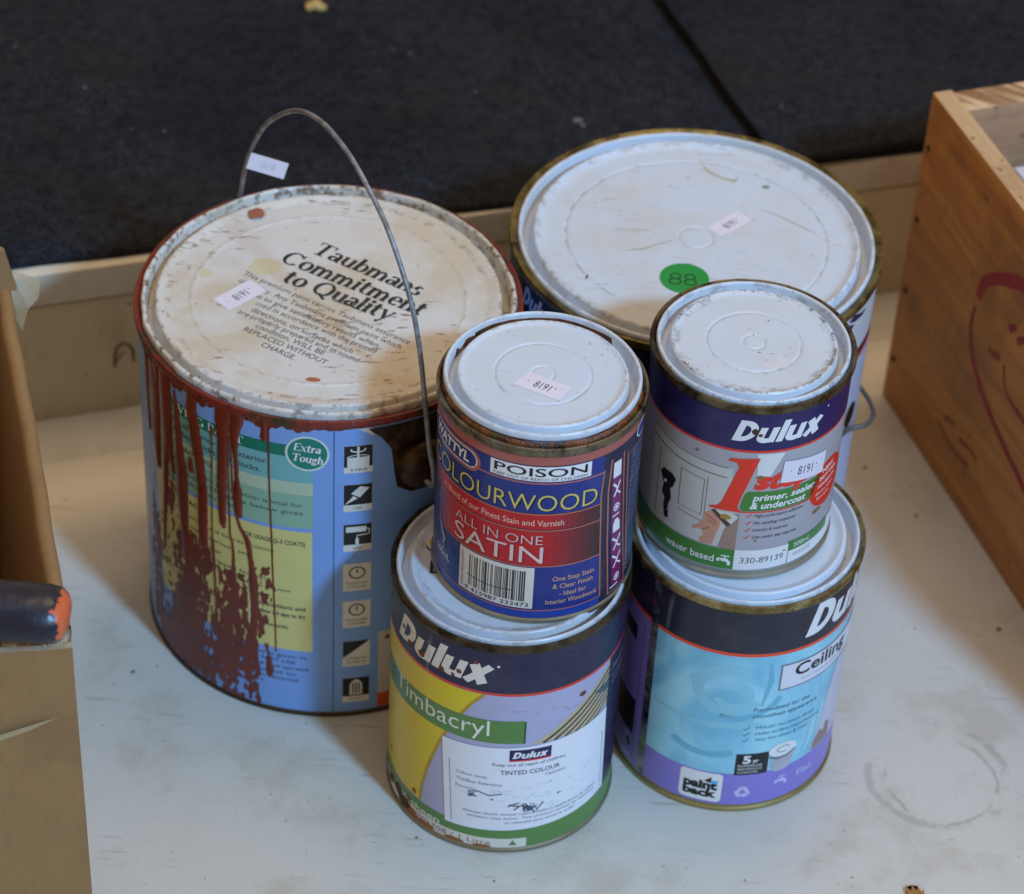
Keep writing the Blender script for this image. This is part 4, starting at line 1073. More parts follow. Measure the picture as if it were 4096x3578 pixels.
D.wrap('feature_print', t, P('grey_violet_ink', (92, 86, 100), .4), 3, cut=False); D.wrap('feature_ticks', ck, redD, 3, cut=False)
D.wrap('green_band', P2().rect(-60, 6.2, 3.3, 18.2), grD, 4)
D.wrap('band_lettering', P2().text('water based', -30.6, 9.4, 25, 4.0, bold=.012), white, 5, cut=False)
def tap(x, y, k):
    return P2().rect(x + 1.6 * k, y + 5.2 * k, x + 5.0 * k, y + 5.8 * k).rect(x + 3 * k, y + 4 * k, x + 3.6 * k, y + 5.2 * k).poly([(x + 1.2 * k, y + 3.8 * k), (x + 1.2 * k, y + 2.4 * k), (x, y + 2.4 * k), (x, y + 3.6 * k), (x + .6 * k, y + 4.2 * k), (x + 4.2 * k, y + 4.2 * k), (x + 5.6 * k, y + 2.6 * k), (x + 5.6 * k, y + .8 * k), (x + 4.4 * k, y + .8 * k), (x + 4.2 * k, y + 2.2 * k), (x + 3.6 * k, y + 2.6 * k), (x + 2.0 * k, y + 2.6 * k)])
D.wrap('tap_symbol', tap(-4.4, 7.6, 1.15), white, 5, cut=False)
D.wrap('white_band', P2().rect(3.4, 6.2, 70, 18.2), white, 4)
D.wrap('code_print', P2().text('330-89139', 6.2, 10.2, 20.6, 3.5), P('grey_ink', (84, 84, 90), .4), 5, cut=False)
D.wrap('volume_flash', P2().rect(29.0, 13.4, 56, 19.4), grD, 5)
D.wrap('volume_rule', P2().rect(29.0, 6.2, 29.4, 13.4), grD, 5)
D.wrap('volume_print', P2().text('500mL', 32, 15, 10, 2.8), white, 6, cut=False); D.wrap('colour_print', P2().text('WHITE', 32, 9, 11, 2.6), P('pale_grey_ink', (150, 152, 158), .4), 5, cut=False)
sp_ = sticker_parts((20.8, 70.4), (44.6, 67.2), (43.8, 54.7), (20.0, 58.0))
s_o = D.wrap('price_sticker', sp_[0][0], paper, 8, D.o); D.wrap('sticker_digits', sp_[1][0], ink, 9, s_o)
for i, (u, v, r) in enumerate(((-19, 71.5, .6), (27, 15, .5), (46, 31, .8), (10.8, 62, 1.2), (-24, 12, .5), (12, 24, .5), (43.6, 30.6, 1.2), (22, 26, .4))):
    D.wrap('rust_spot', blob(u, v, r, seed=60 + i, ax=1.5), P('rust_light', (150, 96, 52), .6, .2), 6)

# ================================================================== can E (lower left of the pair)
rimE = rim_mat('dark_brown_rim', (80, 66, 44), (38, 28, 18), 141, .32)
E_ = Can('paint_can', 'yellow and green timber paint can with white tint label, beneath the wood stain can', (.0028, .9375, 0), 54.2, 137.3, 55.5, 'paint cans', v0=3.2, v1=132.4)
navyE = P('navy_print', (32, 30, 62), .3, .1, scuff=.2); lav = P('lavender_grey', (170, 168, 196), .3, .06, scuff=.2); yelE = P('yellow_print', (214, 192, 30), .3, .07); grE = P('moss_green', (88, 130, 66), .32, .06, scuff=.15); redE = P('red_line', (208, 62, 44), .3)
E_.base(P('tin_plate4', (140, 130, 106), .38, .2, .7), rimE, lav)
MED = [(52.6, -2.6), (52.6, -.4), (52.2, .4), (51.5, .7), (50.8, .3), (50.5, -.6), (50.2, -6.6), (49.5, -7.5), (47.5, -7.5), (46.8, -6.4), (46.2, -.9), (45.8, -.1), (45.1, .2), (44.5, 0), (43.2, -1.0), (41.4, -1.9), (40.4, -2.08), (39.6, -2.1), (26.6, -2.1), (25.5, -2.1), (25.1, -2.5), (24.7, -2.5), (24.3, -2.1), (23, -2.1), (0, -2.1)]
lidE = lid_mat('grubby_white_lid', (204, 209, 218), (186, 174, 152), (122, 88, 52), 151, .7, edges=((.0525, .0012, .35), (.0452, .0012, .45), (.0418, .0022, .4)))
E_.lid(lidE, MED, 0)
E_.decal('lid_emblem', [(P2().arc(-33.4, 12.4, 6.6, 6.6, 0, 360, 1.0, 36), P('emblem_ring', (70, 56, 48), .5)), (P2().arc(-33.4, 12.4, 4.2, 4.2, 30, 330, 1.8, 24), P('emblem_yellow', (206, 176, 44), .5))], -2.02, E_.lido)
E_.decal('lid_lettering', [(P2().text('DULUX', -37, -8, 40, 8, bold=.02), P('lid_dark_print', (50, 46, 58), .5))], -2.02, E_.lido)
E_.wrap('brand_band', P2().rect(-170, 107, 170, 132.2), navyE, 1); E_.wrap('brand_line', P2().rect(-170, 105.4, 170, 107), redE, 1)
E_.wrap('brand_lettering', P2().dulux(-61.6, 111.8, 54, 16.6), P('cream_white', (222, 214, 202), .32, .05), 2); E_.wrap('brand_dot', P2().ell(-2.8, 124, .7, .7, 10), white, 2)
for i, (u, v, r) in enumerate(((-50.5, 114, 1.8), (-42, 114.4, 2.0), (-30, 113, 1.6), (-21, 116, 1.4), (-13, 124.5, 1.2), (-56, 120, 1.2), (-24, 112.6, 1.0))): E_.wrap('rust_spot', blob(u, v, r, seed=80 + i), P('rust', (112, 56, 30), .7, .3), 4)
cv = [(-8.8, 105.2), (-14.5, 98), (-20, 88), (-25.2, 77), (-29.6, 66), (-33.4, 54), (-36.6, 42), (-39.2, 30), (-40.6, 18)]
E_.wrap('yellow_sweep', P2().poly([(-120, 105.2)] + cv + [(-120, 18)]), yelE, 1)
E_.wrap('sweep_edge', P2().stroke([(x + .2, y) for x, y in cv], 1.6), P('ochre_print', (176, 146, 26), .32), 2)
E_.wrap('green_sash', P2().poly([(-90, 70), (-70, 73.4), (-40, 74.6), (10.4, 74.6), (10.4, 89.4), (-40, 89.2), (-70, 86.8), (-90, 84)]), grE, 3)
E_.wrap('sash_shadow', P2().rect(10.4, 74.4, 11.4, 88.8), P('dark_green', (56, 84, 44), .35), 3)
E_.wrap('sash_lettering', P2().text('Timbacryl', -61.4, 79.0, 56, 9.8, bold=-.004), P('off_white', (226, 226, 214), .32), 4)
deckb = P('deck_print', (186, 172, 140), .32, .15); deckd = P('deck_gap_print', (84, 66, 48), .34, .1)
E_.wrap('deck_print', P2().poly([(14.5, 73.2), (59.4, 104.6), (59.4, 78), (50, 73.2)]), deckb, 1)
dg = P2()
for i in range(6):
    o = 5.4 + i * 5.6; dg.stroke([(14.5 + o, 73.2), (59.2, 104.6 - o * .70)], 1.5 - .1 * i)
E_.wrap('deck_gaps', dg, deckd, 2)
E_.wrap('deck_post', P2().poly([(47.5, 91.5), (59, 92), (59, 86), (52, 88)]), P('slate_print', (70, 84, 92), .32), 3)
E_.wrap('side_panel', P2().rect(58.6, 17, 120, 105.2), navyE, 3)
E_.wrap('side_print', P2().text('DIRECTIONS', 62, 96, 14, 2).text('Stir well and apply', 62, 90, 14, 1.6).text('two coats by brush', 62, 86, 14, 1.6), P('pale_grey_ink', (150, 152, 158), .4), 4, cut=False)
E_.wrap('crack_line', P2().stroke([(0, 97.6), (6, 95.4), (10, 96), (16, 93.4), (24, 94.8), (30, 93.2), (32, 90.2), (37, 91)], .35).stroke([(12, 84), (20, 82.6), (28, 83.6)], .3), P('crack_ink', (140, 134, 150), .4), 1, cut=False)
E_.wrap('rust_spot', blob(39.5, 96.6, 1.5, seed=91, ax=1.2), P('rust', (112, 56, 30), .7, .3), 4)
E_.wrap('green_band', P2().rect(-170, 3.4, 170, 17.4), grE, 2)
E_.wrap('band_lettering', P2().text('low sheen', -60, 9.8, 32, 4.2, bold=.006), P('off_white', (226, 226, 214), .32), 3, cut=False)
E_.wrap('white_strip', P2().rect(-78, 3.4, 15, 9.6), cream, 3); E_.wrap('code_print', P2().text('50702708 / 1 Litre', -48, 4.9, 46, 3.2), P('brown_grey_ink', (120, 104, 92), .5), 4, cut=False)
E_.wrap('arrow_mark', P2().poly([(6.5, 5), (10.5, 5), (8.5, 8.6)]), grE, 4)
# paper tint label
tl = E_.wrap('tint_label', P2().poly([(-24.8, 14.8), (61.2, 17.6), (58.2, 74.2), (-28, 70.6)]), P('label_paper', (226, 226, 232), .5, .03), 6, E_.o)
gi = P('form_ink', (96, 98, 112), .5)
E_.wrap('tint_brand', P2().rect(4.4, 63.8, 24.2, 70.6), P('brand_navy', (34, 28, 82)), 7, tl); E_.wrap('tint_brand', P2().rect(4.4, 62.9, 24.2, 63.8), redD, 7, tl)
E_.wrap('tint_brand_lettering', P2().dulux(5.6, 65.0, 16.2, 4.2), white, 8, tl)
t = P2().text('Keep out of reach of children.', -3, 59.8, 35, 1.9, bold=.012).text('TINTED COLOUR', .6, 54.2, 28.6, 2.7, bold=.02)
t.text('Colour name:', -20, 50.6, 15, 1.9).text('Operator:', 22, 51.0, 11, 1.9).text('Tint/Base Reference:', -20, 46.2, 22, 1.9).text('Formula:', -20, 41.4, 10, 1.9)
t.rect(-23.6, 57.5, -.4, 57.95).rect(32, 58.7, 56, 59.15).rect(-23.4, 48.7, 57, 49.05).rect(-23.2, 44.1, 57, 44.45)
t.poly([(-23.9, 57.8), (-23.6, 57.8), (-21.2, 17.0), (-21.5, 17.0)]).poly([(56.2, 59), (56.5, 59), (58.6, 20.0), (58.3, 20.0)])
t.text('Always check tinted colour before application as colour', -16, 26.2, 70, 1.6).text('variation may occur. This product cannot be returned', -14, 23.4, 66, 1.6).text('or refunded once tinted to order.', 4, 20.4, 36, 1.6).rect(-20, 18.4, 57, 18.6)
E_.wrap('tint_form_print', t, gi, 7, tl, cut=False)
t = P2(); rr = random.Random(9)
for (u, v, n, s) in ((-11, 38, 7, 3.2), (8, 33.5, 5, 2.8), (15, 31, 12, 4.2), (30, 36, 2, 1.2), (-2, 37, 2, 1.2)):
    for k in range(n): t.stroke([(u + rr.uniform(-s, s), v + rr.uniform(-s, s) * .7), (u + rr.uniform(-s, s), v + rr.uniform(-s, s) * .7)], rr.uniform(.35, .8))
E_.wrap('tint_handwriting', t.stroke([(-14, 40), (-9, 41.5), (-4, 39.5), (2, 41)], .7).stroke([(8, 30), (13, 34), (18, 27), (22, 33)], .8), P('pen_ink', (60, 66, 82), .5), 7, tl, cut=False)
t = P2()
for k in range(26):
    u, v = rr.uniform(-19, 50), rr.uniform(28, 46); t.stroke([(u, v), (u + rr.uniform(1, 4), v + rr.uniform(-1, 1)), (u + rr.uniform(2, 6), v + rr.uniform(-1.2, 1.2))], .5)
E_.wrap('tint_faded_stamp', t, P('pale_teal_ink', (196, 212, 220), .5), 7, tl, cut=False)
for i, (u, v, r, a_) in enumerate(((-58, 10, 3.0, 1.3), (-52, 7.0, 3.6, 1.5), (-46, 5.2, 2.6, 2.0), (-36, 4.6, 1.8, 3.0), (-20, 4.2, 1.2, 4.0), (-6, 4.0, 1.0, 4.0), (-66, 9, 2.4, 1.2), (-72, 5, 2.6, 1.6), (-44, 21, 1.6, .9), (-48.5, 12.5, 1.3, 1.2), (-68.5, 28, 1.4, 1))):
    E_.wrap('rust_spot', blob(u, v, r, 22, seed=100 + i, ax=a_), P('rust_deep', (86, 48, 28), .7, .35) if i in (0, 1, 6) else P('rust_orange', (150, 92, 46), .65, .3), 5)

# ================================================================== can F (lower right of the pair)
rimF = rim_mat('pale_gold_rim', (160, 142, 96), (104, 88, 50), 161, .28)
F_ = Can('paint_can', 'purple and aqua ceiling paint can beneath the small grey primer can', (.1118, .9721, 0), 54.2, 137.3, 55.5, 'paint cans', v0=3.2, v1=132.4)
aqm = NT('aqua_print'); aqua = aqm.out(aqm.mix(aqm.ramp(aqm.noise(16, 3, .5, 2.2, seed=4), .35, .65), lin((118, 186, 212)), lin((156, 212, 228))), .26); purple = P('purple_print', (135, 121, 200), .26, .05); navyF = P('charcoal_navy', (34, 36, 52), .24, .08); orF = P('orange_line', (226, 74, 40), .3)
F_.base(P('tin_gold', (164, 148, 98), .35, .2, .8), rimF, aqua)
lidF = lid_mat('glossy_white_lid', (210, 217, 228), (204, 201, 193), (120, 100, 70), 171, .25, edges=((.0525, .0012, .3),))
F_.lid(lidF, MED, 0)
F_.wrap('brand_band', P2().rect(-170, 106.8, 170, 132.2), navyF, 1); F_.wrap('brand_line', P2().rect(-170, 104.8, 170, 106.8), orF, 1)
F_.wrap('brand_lettering', P2().dulux(34.6, 112.0, 62, 19.2), white, 2)
F_.wrap('purple_band', P2().rect(-40, 3.4, 170, 26.2), purple, 1)
F_.wrap('side_panel', P2().rect(-170, 3.4, -40, 104.6), purple, 1)
F_.wrap('side_print', P2().rect(-64, 84, -52, 93.6), black, 2); F_.wrap('side_picture', P2().rect(-66, 24, -47.5, 47), black, 2); F_.wrap('side_print', P2().text('4', -53, 14, 4, 6, bold=.03).stroke([(-46.4, 100), (-46.4, 8)], .25), P('dark_ink', (40, 34, 60), .4), 2, cut=False)
seam_m = rim_mat('seam_metal', (150, 150, 150), (60, 60, 56), 177, .22)
F_.wrap('seam', P2().rect(-42, 3.2, -37.4, 132.3), seam_m, 3)
pale = P('pale_aqua_print', (136, 196, 213), .26, .05, scale=30); deep = P('deep_aqua_print', (110, 178, 202), .26, .05, scale=30)
F_.wrap('swirl_print', P2().arc(2, 82, 15, 14, 60, 330, 6).arc(4, 79, 8, 7, 200, 420, 4).stroke([(-34, 60), (-10, 58), (14, 60), (22, 58)], [1, 4, 5, 1]), pale, 1)
F_.wrap('swirl_print', P2().arc(6, 84, 22, 20, 250, 340, 3).arc(-6, 60, 26, 22, 230, 300, 4).stroke([(20, 100), (21, 88), (18, 72)], [1, 3, 1]), deep, 1)
F_.wrap('curtain_print', P2().stroke([(44, 82), (48, 60), (47, 40), (43, 28)], [2, 2, 2, 1]).stroke([(50, 82), (53.4, 60), (52, 40), (47.4, 28)], [1.4, 1.6, 1.6, .8]), pale, 1)
F_.wrap('room_print', P2().poly([(64, 80), (58, 60), (55.4, 44), (50.5, 26.4), (90, 26.4), (90, 80)]), P('room_print', (196, 192, 210), .28, .05), 2)
F_.wrap('room_print', P2().poly([(51.4, 27), (53.4, 34), (57, 38), (60, 34), (62, 40), (66, 36), (66, 27)]), P('room_brown', (136, 118, 108), .3, .2), 3)
F_.wrap('product_box', P2().rect(25, 80.8, 90, 97.8), P('box_border', (118, 116, 130), .3), 2); F_.wrap('product_box', P2().rect(25.9, 81.7, 90, 96.9), P('box_white', (216, 216, 226), .28), 3)
F_.wrap('product_lettering', P2().text('Ceiling', 32.6, 88.4, 35, 7.4, bold=.022), black, 4)
F_.wrap('product_small_print', P2().text('FLAT WHITE ACRYLIC', 37, 84.2, 30, 1.4), P('pale_grey_ink', (150, 152, 158), .4), 4, cut=False)
t = P2().text('Formulated for the', 14.4, 68.6, 29.6, 2.4, bold=.012, shear=.2).text('smoothest appearance', 14.2, 64.2, 35, 2.4, bold=.012, shear=.2).rect(13.4, 61.4, 44, 61.55)
t.text('Mould resistant finish', 16.6, 56.6, 32, 2.0, shear=.2).text('Hides surface imperfections', 16.6, 52.6, 36, 2.0, shear=.2).text('Very low sheen & VOC', 16.6, 48.6, 29, 2.0, shear=.2)
for i in range(3): t.stroke([(11, 57.4 - 4 * i), (11.9, 56.4 - 4 * i), (13.8, 58.8 - 4 * i)], .5)
F_.wrap('feature_print', t, P('teal_grey_ink', (72, 108, 122), .4), 2, cut=False)
F_.wrap('warranty_box', P2().rect(9.2, 25.4, 25.4, 40), black, 2)
F_.wrap('warranty_print', P2().text('5', 12.6, 33.6, 4, 4.8, bold=.04).text('yr', 17.4, 33.8, 3, 2.4, bold=.03).text('INTERIOR', 10.6, 31, 12, 1.5).text('PERFORMANCE', 10.6, 28.8, 12, 1.4).text('GUARANTEE', 10.6, 26.6, 10, 1.4), white, 3, cut=False)
silver = P('bucket_grey', (172, 174, 184), .28, .2)
F_.wrap('bucket_print', P2().poly([(26, 36), (27.4, 26), (30, 24.4), (34.6, 24.4), (37.6, 26), (39.4, 38), (34, 35.4), (29, 34.6)]), silver, 3)
F_.wrap('bucket_print', P2().ell(32.6, 39.2, 7.6, 4.6, 30), white, 4); F_.wrap('bucket_print', P2().arc(32.8, 39.4, 3.4, 2.0, 20, 300, .6), P('bucket_teal', (86, 150, 150), .3), 5)
F_.wrap('bucket_print', P2().stroke([(25.8, 35.6), (30, 33.6), (35, 34.2), (39.6, 37)], 1.0), P('bucket_shade', (86, 88, 100), .3), 5)
rb = [(x, y) for cx, cy, a0 in ((2.2, 23.2, 0), (-14.2, 23.2, 90), (-14.2, 8.2, 180), (2.2, 8.2, 270)) for x, y in ((cx + 2.2 * math.cos(rad(a0 + 22.5 * k)), cy + 2.2 * math.sin(rad(a0 + 22.5 * k))) for k in range(5))]
F_.wrap('return_scheme_box', P2().poly(rb), white, 2)
F_.wrap('return_scheme_lettering', P2().text('paint', -14.4, 14.2, 16.6, 5.4, bold=.055).text('back', -14.4, 9.0, 16.6, 4.8, bold=.055), black, 3, cut=False)
F_.wrap('return_scheme_arrow', P2().poly([(-4.6, 19.6), (-1, 22.8), (-1, 18.6)]), black, 3); F_.wrap('return_scheme_arrow', P2().rect(-.8, 18.4, 2.2, 20.6), P('sky_blue', (90, 176, 226), .3), 3)
lil = P('lilac_print', (196, 190, 226), .28)
rc_ = P2()
for k in range(3):
    a0 = rad(90 + 120 * k); a1 = rad(90 + 120 * (k + 1)); q0 = (14.4 + 4.4 * math.cos(a0), 13.4 + 4.4 * math.sin(a0)); q1 = (14.4 + 4.4 * math.cos(a1), 13.4 + 4.4 * math.sin(a1))
    m_ = lambda f: (q0[0] + (q1[0] - q0[0]) * f, q0[1] + (q1[1] - q0[1]) * f)
    rc_.stroke([m_(.12), m_(.66)], 1.8)
    tx, ty = q1[0] - q0[0], q1[1] - q0[1]; L = math.hypot(tx, ty); nx, ny = -ty / L, tx / L
    b0 = m_(.62); rc_.poly([(b0[0] + nx * 1.7, b0[1] + ny * 1.7), (b0[0] - nx * 1.7, b0[1] - ny * 1.7), m_(.95)])
F_.wrap('recycling_symbol', rc_, lil, 2, cut=False)
F_.wrap('tap_symbol', tap(30.4, 12.6, 1.25), lil, 2, cut=False); F_.wrap('finish_print', P2().text('Flat', 43.5, 14.6, 10.5, 4.0, bold=.01), lil, 2, cut=False)
F_.wrap('gold_edge', P2().rect(-170, 3.25, 170, 4.6), P('gold_varnish', (150, 134, 84), .35, .1, .6), 2)

# ================================================================== wooden crate, right
cd = Vector((.0641, -.1742, 0)).normalized(); cang = math.atan2(cd.y, cd.x)
CM = Matrix.Translation((.2092, 1.2435, 0)) @ Matrix.Rotation(cang, 4, 'Z')      # x along the left side towards camera, y to the crate's inside


def wood(name, c0, c1, seed, ax_, s=1.0):
    m = NT(name)
    mp = m.n('ShaderNodeMapping'); m.l(m.tc, mp.inputs[0]); mp.inputs['Rotation'].default_value = (0, 0, -ax_)
    m.tc = mp.outputs[0]
    f = m.noise(34 * s, 6, .62, 1.2, seed=seed, stretch=(.16, 1, 1))
    c = m.mix(m.ramp(f, .3, .7), lin(c0), lin(c1))
    g = m.ramp(m.noise(190 * s, 3, .6, .4, seed=seed + 3, stretch=(.05, 1, 1)), .45, .7)
    c = m.mix(m.math('MULTIPLY', g, .4), c, tuple(v * .6 for v in lin(c0)))
    c = m.mix(m.math('MULTIPLY', m.ramp(m.noise(16, 5, .6, seed=seed + 6), .5, .72), .45), c, lin((92, 60, 36)))
    c = m.mix(m.math('MULTIPLY', m.ramp(m.noise(150, 2, .5, seed=seed + 8), .70, .74), .7), c, lin((48, 34, 22)))
    m.bump(f, .0012, .35)
    return m.out(c, m.ramp(f, .3, .7, .5, .68))


crate = tag(empty('wooden_crate', (0, 0, 0)), 'open brown wooden crate with red marker scrawl on its side', 'crate')
w_side = wood('varnished_side', (176, 106, 40), (202, 136, 62), 3, cang)
w_edge = wood('raw_pine', (206, 170, 128), (190, 148, 104), 8, cang, 1.5)
H_ = .2055; LEN = .36; WID = .26; TH = .0112
inv = CM.inverted()
ply = []
bm = bmesh.new(); box(bm, CM, 0, LEN, -TH + TH, TH, 0, H_)
bmesh.ops.bevel(bm, geom=list(bm.edges), offset=.0012, segments=2, affect='EDGES', profile=.6)
so_ = obj('side_panel', bm, [w_side, w_edge], crate, smooth=35)
for p in so_.data.polygons:
    if p.normal.z > .8: p.material_index = 1
w_end = wood('end_board', (196, 150, 112), (176, 128, 92), 14, cang + math.pi / 2)
swm = NT('rough_sawn_top')
mp_ = swm.n('ShaderNodeMapping'); swm.l(swm.tc, mp_.inputs[0]); mp_.inputs['Rotation'].default_value = (0, 0, -cang + .9); swm.tc = mp_.outputs[0]
sw_f = swm.noise(160, 3, .5, .3, seed=2, stretch=(1, .12, 1))
swm.bump(sw_f, .004, 1.0)
sw_m = swm.out(swm.mix(swm.ramp(sw_f, .4, .62), lin((150, 108, 70)), lin((220, 182, 140))), .8)
ep = boxobj('end_panel', CM, (.0003, .0185, TH + .0004, WID, 0, H_ - .0015), [w_end, sw_m], crate, .0012)
for p in ep.data.polygons:
    if p.normal.z > .8: p.material_index = 1
boxobj('end_panel', CM, (LEN - .0185, LEN - .0003, TH + .0004, WID, 0, H_ - .0015), w_end, crate, .0012)
boxobj('side_panel', CM, (0, LEN, WID + .0004, WID + TH, 0, H_), w_side, crate, .0012)
boxobj('bottom_board', CM, (.019, LEN - .019, TH + .0005, WID, .002, .010), w_end, crate, .0005)
nail = rim_mat('dark_nail', (64, 56, 44), (40, 34, 28), 7, .5)
for (x, z) in ((.0060, .174), (.0066, .128), (.0068, .080), (.0064, .031)):
    bm = bmesh.new(); bmesh.ops.create_cone(bm, cap_ends=True, segments=14, radius1=.0017, radius2=.0015, depth=.0008, matrix=CM @ Matrix.Translation((x, -.0004, z)) @ Matrix.Rotation(rad(90), 4, 'X'))
    obj('nail', bm, nail, crate)
mark = NT('red_marker')
mc = mark.mix(mark.noise(60, 4, seed=4), lin((158, 24, 28)), lin((136, 30, 28))); mark_m = mark.out(mc, .55)
faint = P('faint_red_marker', (134, 66, 44), .6, .2)


def scrawl(pts, w, mat, layer=0):
    p2 = P2(); s3 = [(q.x, q.y) for q in spline([(a, b, 0) for a, b in pts], 5)]
    ww = [w[0] + (w[1] - w[0]) * i / (len(s3) - 1) for i in range(len(s3))] if isinstance(w, tuple) else w
    p2.stroke(s3, ww); bm = bmesh.new()
    vv = [bm.verts.new(CM @ Vector((x * .001, -.00012 - layer * .00006, z * .001))) for x, z, k in p2.v]
    for f in p2.f: bm.faces.new([vv[i] for i in f])
    obj('marker_stroke', bm, mat, so_, smooth=0)


scrawl([(82.5, 131), (83.9, 139.3), (88.7, 146.9), (99, 155.7), (109.7, 162.4), (122.6, 168.8), (136, 171), (150, 168), (160, 158)], (6.0, 9.0), mark_m)
scrawl([(81.4, 125), (80.3, 115), (81.9, 106.2), (86.6, 97.1)], (3.2, 4.6), faint, 1)
scrawl([(86.6, 97.1), (95.5, 89.6), (109.1, 81.7), (123.4, 76.1), (138.6, 71.5), (151.9, 68), (175, 62), (190, 66)], (4.8, 5.4), mark_m)
scrawl([(117.5, 137), (121, 141), (124, 142)], (5, 3.4), mark_m, 1)
scrawl([(127, 136), (133, 142), (142, 146)], (4.6, 3.0), mark_m, 1)
scrawl([(101, 112), (108, 113), (114, 116)], (3.4, 4.4), faint, 1)
scrawl([(119.4, 115), (123.4, 105), (129.2, 101.3), (139.8, 100.6), (147.9, 100.5), (160, 103)], (1.8, 3.6), mark_m, 2)
scrawl([(72, 41), (78, 44), (84, 44.6)], (4, 2.4), faint, 1)
scrawl([(90, 41), (97, 42.6), (104, 43.8), (112, 44)], (2.6, 2.2), mark_m, 1)
scrawl([(66, 34), (84, 30), (104, 33)], (2.0, 3.0), faint, 2)
# pale carton standing in the crate, only its corner seen
carton = tag(empty('white_carton', tuple(CM @ Vector((.16, .14, .0102)))), 'pale white carton inside the wooden crate at the right edge', 'carton')
carton.rotation_euler = (0, 0, cang)
cm_ = P('carton_white', (206, 210, 220), .5, .05)
boxobj('carton_body', Matrix.Identity(4), (-.120, .10, -.1095, .10, 0, .1690), cm_, carton, .001)
boxobj('carton_flap', Matrix.Identity(4), (-.118, .098, -.1085, -.01, .1692, .1702), cm_, carton, .0003)

# ================================================================== cardboard box, left, and the tool lying across it
e1 = Vector((-.274, .9618, 0)).normalized(); bang = math.atan2(e1.y, e1.x)
BM_ = Matrix.Translation((-.1755, .8140, 0)) @ Matrix.Rotation(bang, 4, 'Z')      # x along the right wall (away), y leftwards into the box
card = NT('brown_cardboard')
cc = card.mix(card.noise(15, 4, .6, seed=2), lin((156, 118, 72)), lin((136, 102, 62)))
cc = card.mix(card.math('MULTIPLY', card.ramp(card.noise(300, 3, .6, seed=5, stretch=(1, 1, .25)), .5, .75), .25), cc, lin((112, 82, 52)))
cc = card.mix(card.math('MULTIPLY', card.ramp(card.noise(9, 5, .65, seed=8), .52, .7), .35), cc, lin((110, 80, 54)))
card.bump(card.noise(110, 3, seed=4), .0008, .3)
card_m = card.out(cc, .75)
raw = P('torn_card', (176, 156, 128), .9, .25)
cb = tag(empty('cardboard_box', (0, 0, 0)), 'worn open brown cardboard box at the left edge', 'box')
BH = .200; BL = .238; BW = .30
def wall_sheet(name, x0, x1, y0, y1, z1, mat, par=cb, bev=.0015): return boxobj(name, BM_, (x0, x1, y0, y1, 0, z1), mat, par, bev)
wall_sheet('side_wall', .0046, BL, .0, .0035, BH - .004, card_m)
# rounded top fold with the flap turned down inside
bm = bmesh.new(); ringp = None
for i in range(25):
    x = .0055 + (BL - .0055) * i / 24; wv = .00022 * math.sin(i * 1.3) + .0004 * math.sin(i * .37)
    cur = [bm.verts.new(BM_ @ Vector((x, y + wv, z + wv))) for y, z in ((-.0002, BH - .010), (-.0003, BH - .003), (.0010, BH - .0008), (.0032, BH), (.0056, BH - .0010), (.0070, BH - .0040), (.0078, BH - .03), (.0180, BH - .165), (.0160, BH - .168), (.0050, BH - .03))]
    if ringp:
        for k in range(9): bm.faces.new((ringp[k], ringp[k + 1], cur[k + 1], cur[k]))
    ringp = cur
bmesh.ops.recalc_face_normals(bm, faces=bm.faces)
obj('folded_flap', bm, card_m, cb, smooth=50)
bm = bmesh.new(); NY, NZ = 60, 14; fg = []; bg_ = []
rj = random.Random(77)
tops = [BH - .006 + .0022 * math.sin(k * .8) * math.sin(k * .23 + 1) + rj.uniform(-.0011, .0011) - (.004 if k < 4 else 0) for k in range(NY + 1)]
for k in range(NY + 1):
    y = .0002 + (BW - .0002) * k / NY; ca = []; cb_ = []
    for q in range(NZ + 1):
        z = tops[k] * q / NZ; d = .0009 * math.sin(y * 60 + z * 25) * math.sin(z * 34 + .6) + .0005 * math.sin(y * 170 + 2) * (q / NZ)
        ca.append(bm.verts.new(BM_ @ Vector((d, y, z)))); cb_.append(bm.verts.new(BM_ @ Vector((d + .0032, y, z))))
    fg.append(ca); bg_.append(cb_)
for k in range(NY):
    for q in range(NZ):
        bm.faces.new((fg[k][q], fg[k + 1][q], fg[k + 1][q + 1], fg[k][q + 1])); bm.faces.new((bg_[k][q], bg_[k][q + 1], bg_[k + 1][q + 1], bg_[k + 1][q]))
    f_ = bm.faces.new((fg[k][NZ], fg[k + 1][NZ], bg_[k + 1][NZ], bg_[k][NZ])); f_.material_index = 1
for q in range(NZ):
    f_ = bm.faces.new((fg[0][q], fg[0][q + 1], bg_[0][q + 1], bg_[0][q])); f_.material_index = 1
bmesh.ops.recalc_face_normals(bm, faces=bm.faces)
obj('end_wall', bm, [card_m, raw], cb, smooth=45)
wall_sheet('end_wall', BL - .0035, BL, .0125, BW, BH - .002, card_m)
wall_sheet('side_wall', .004, BL - .004, BW - .0035, BW, BH - .004, card_m)
boxobj('bottom_panel', BM_, (.004, BL - .004, .004, BW - .004, .0008, .0042), card_m, cb, 0)
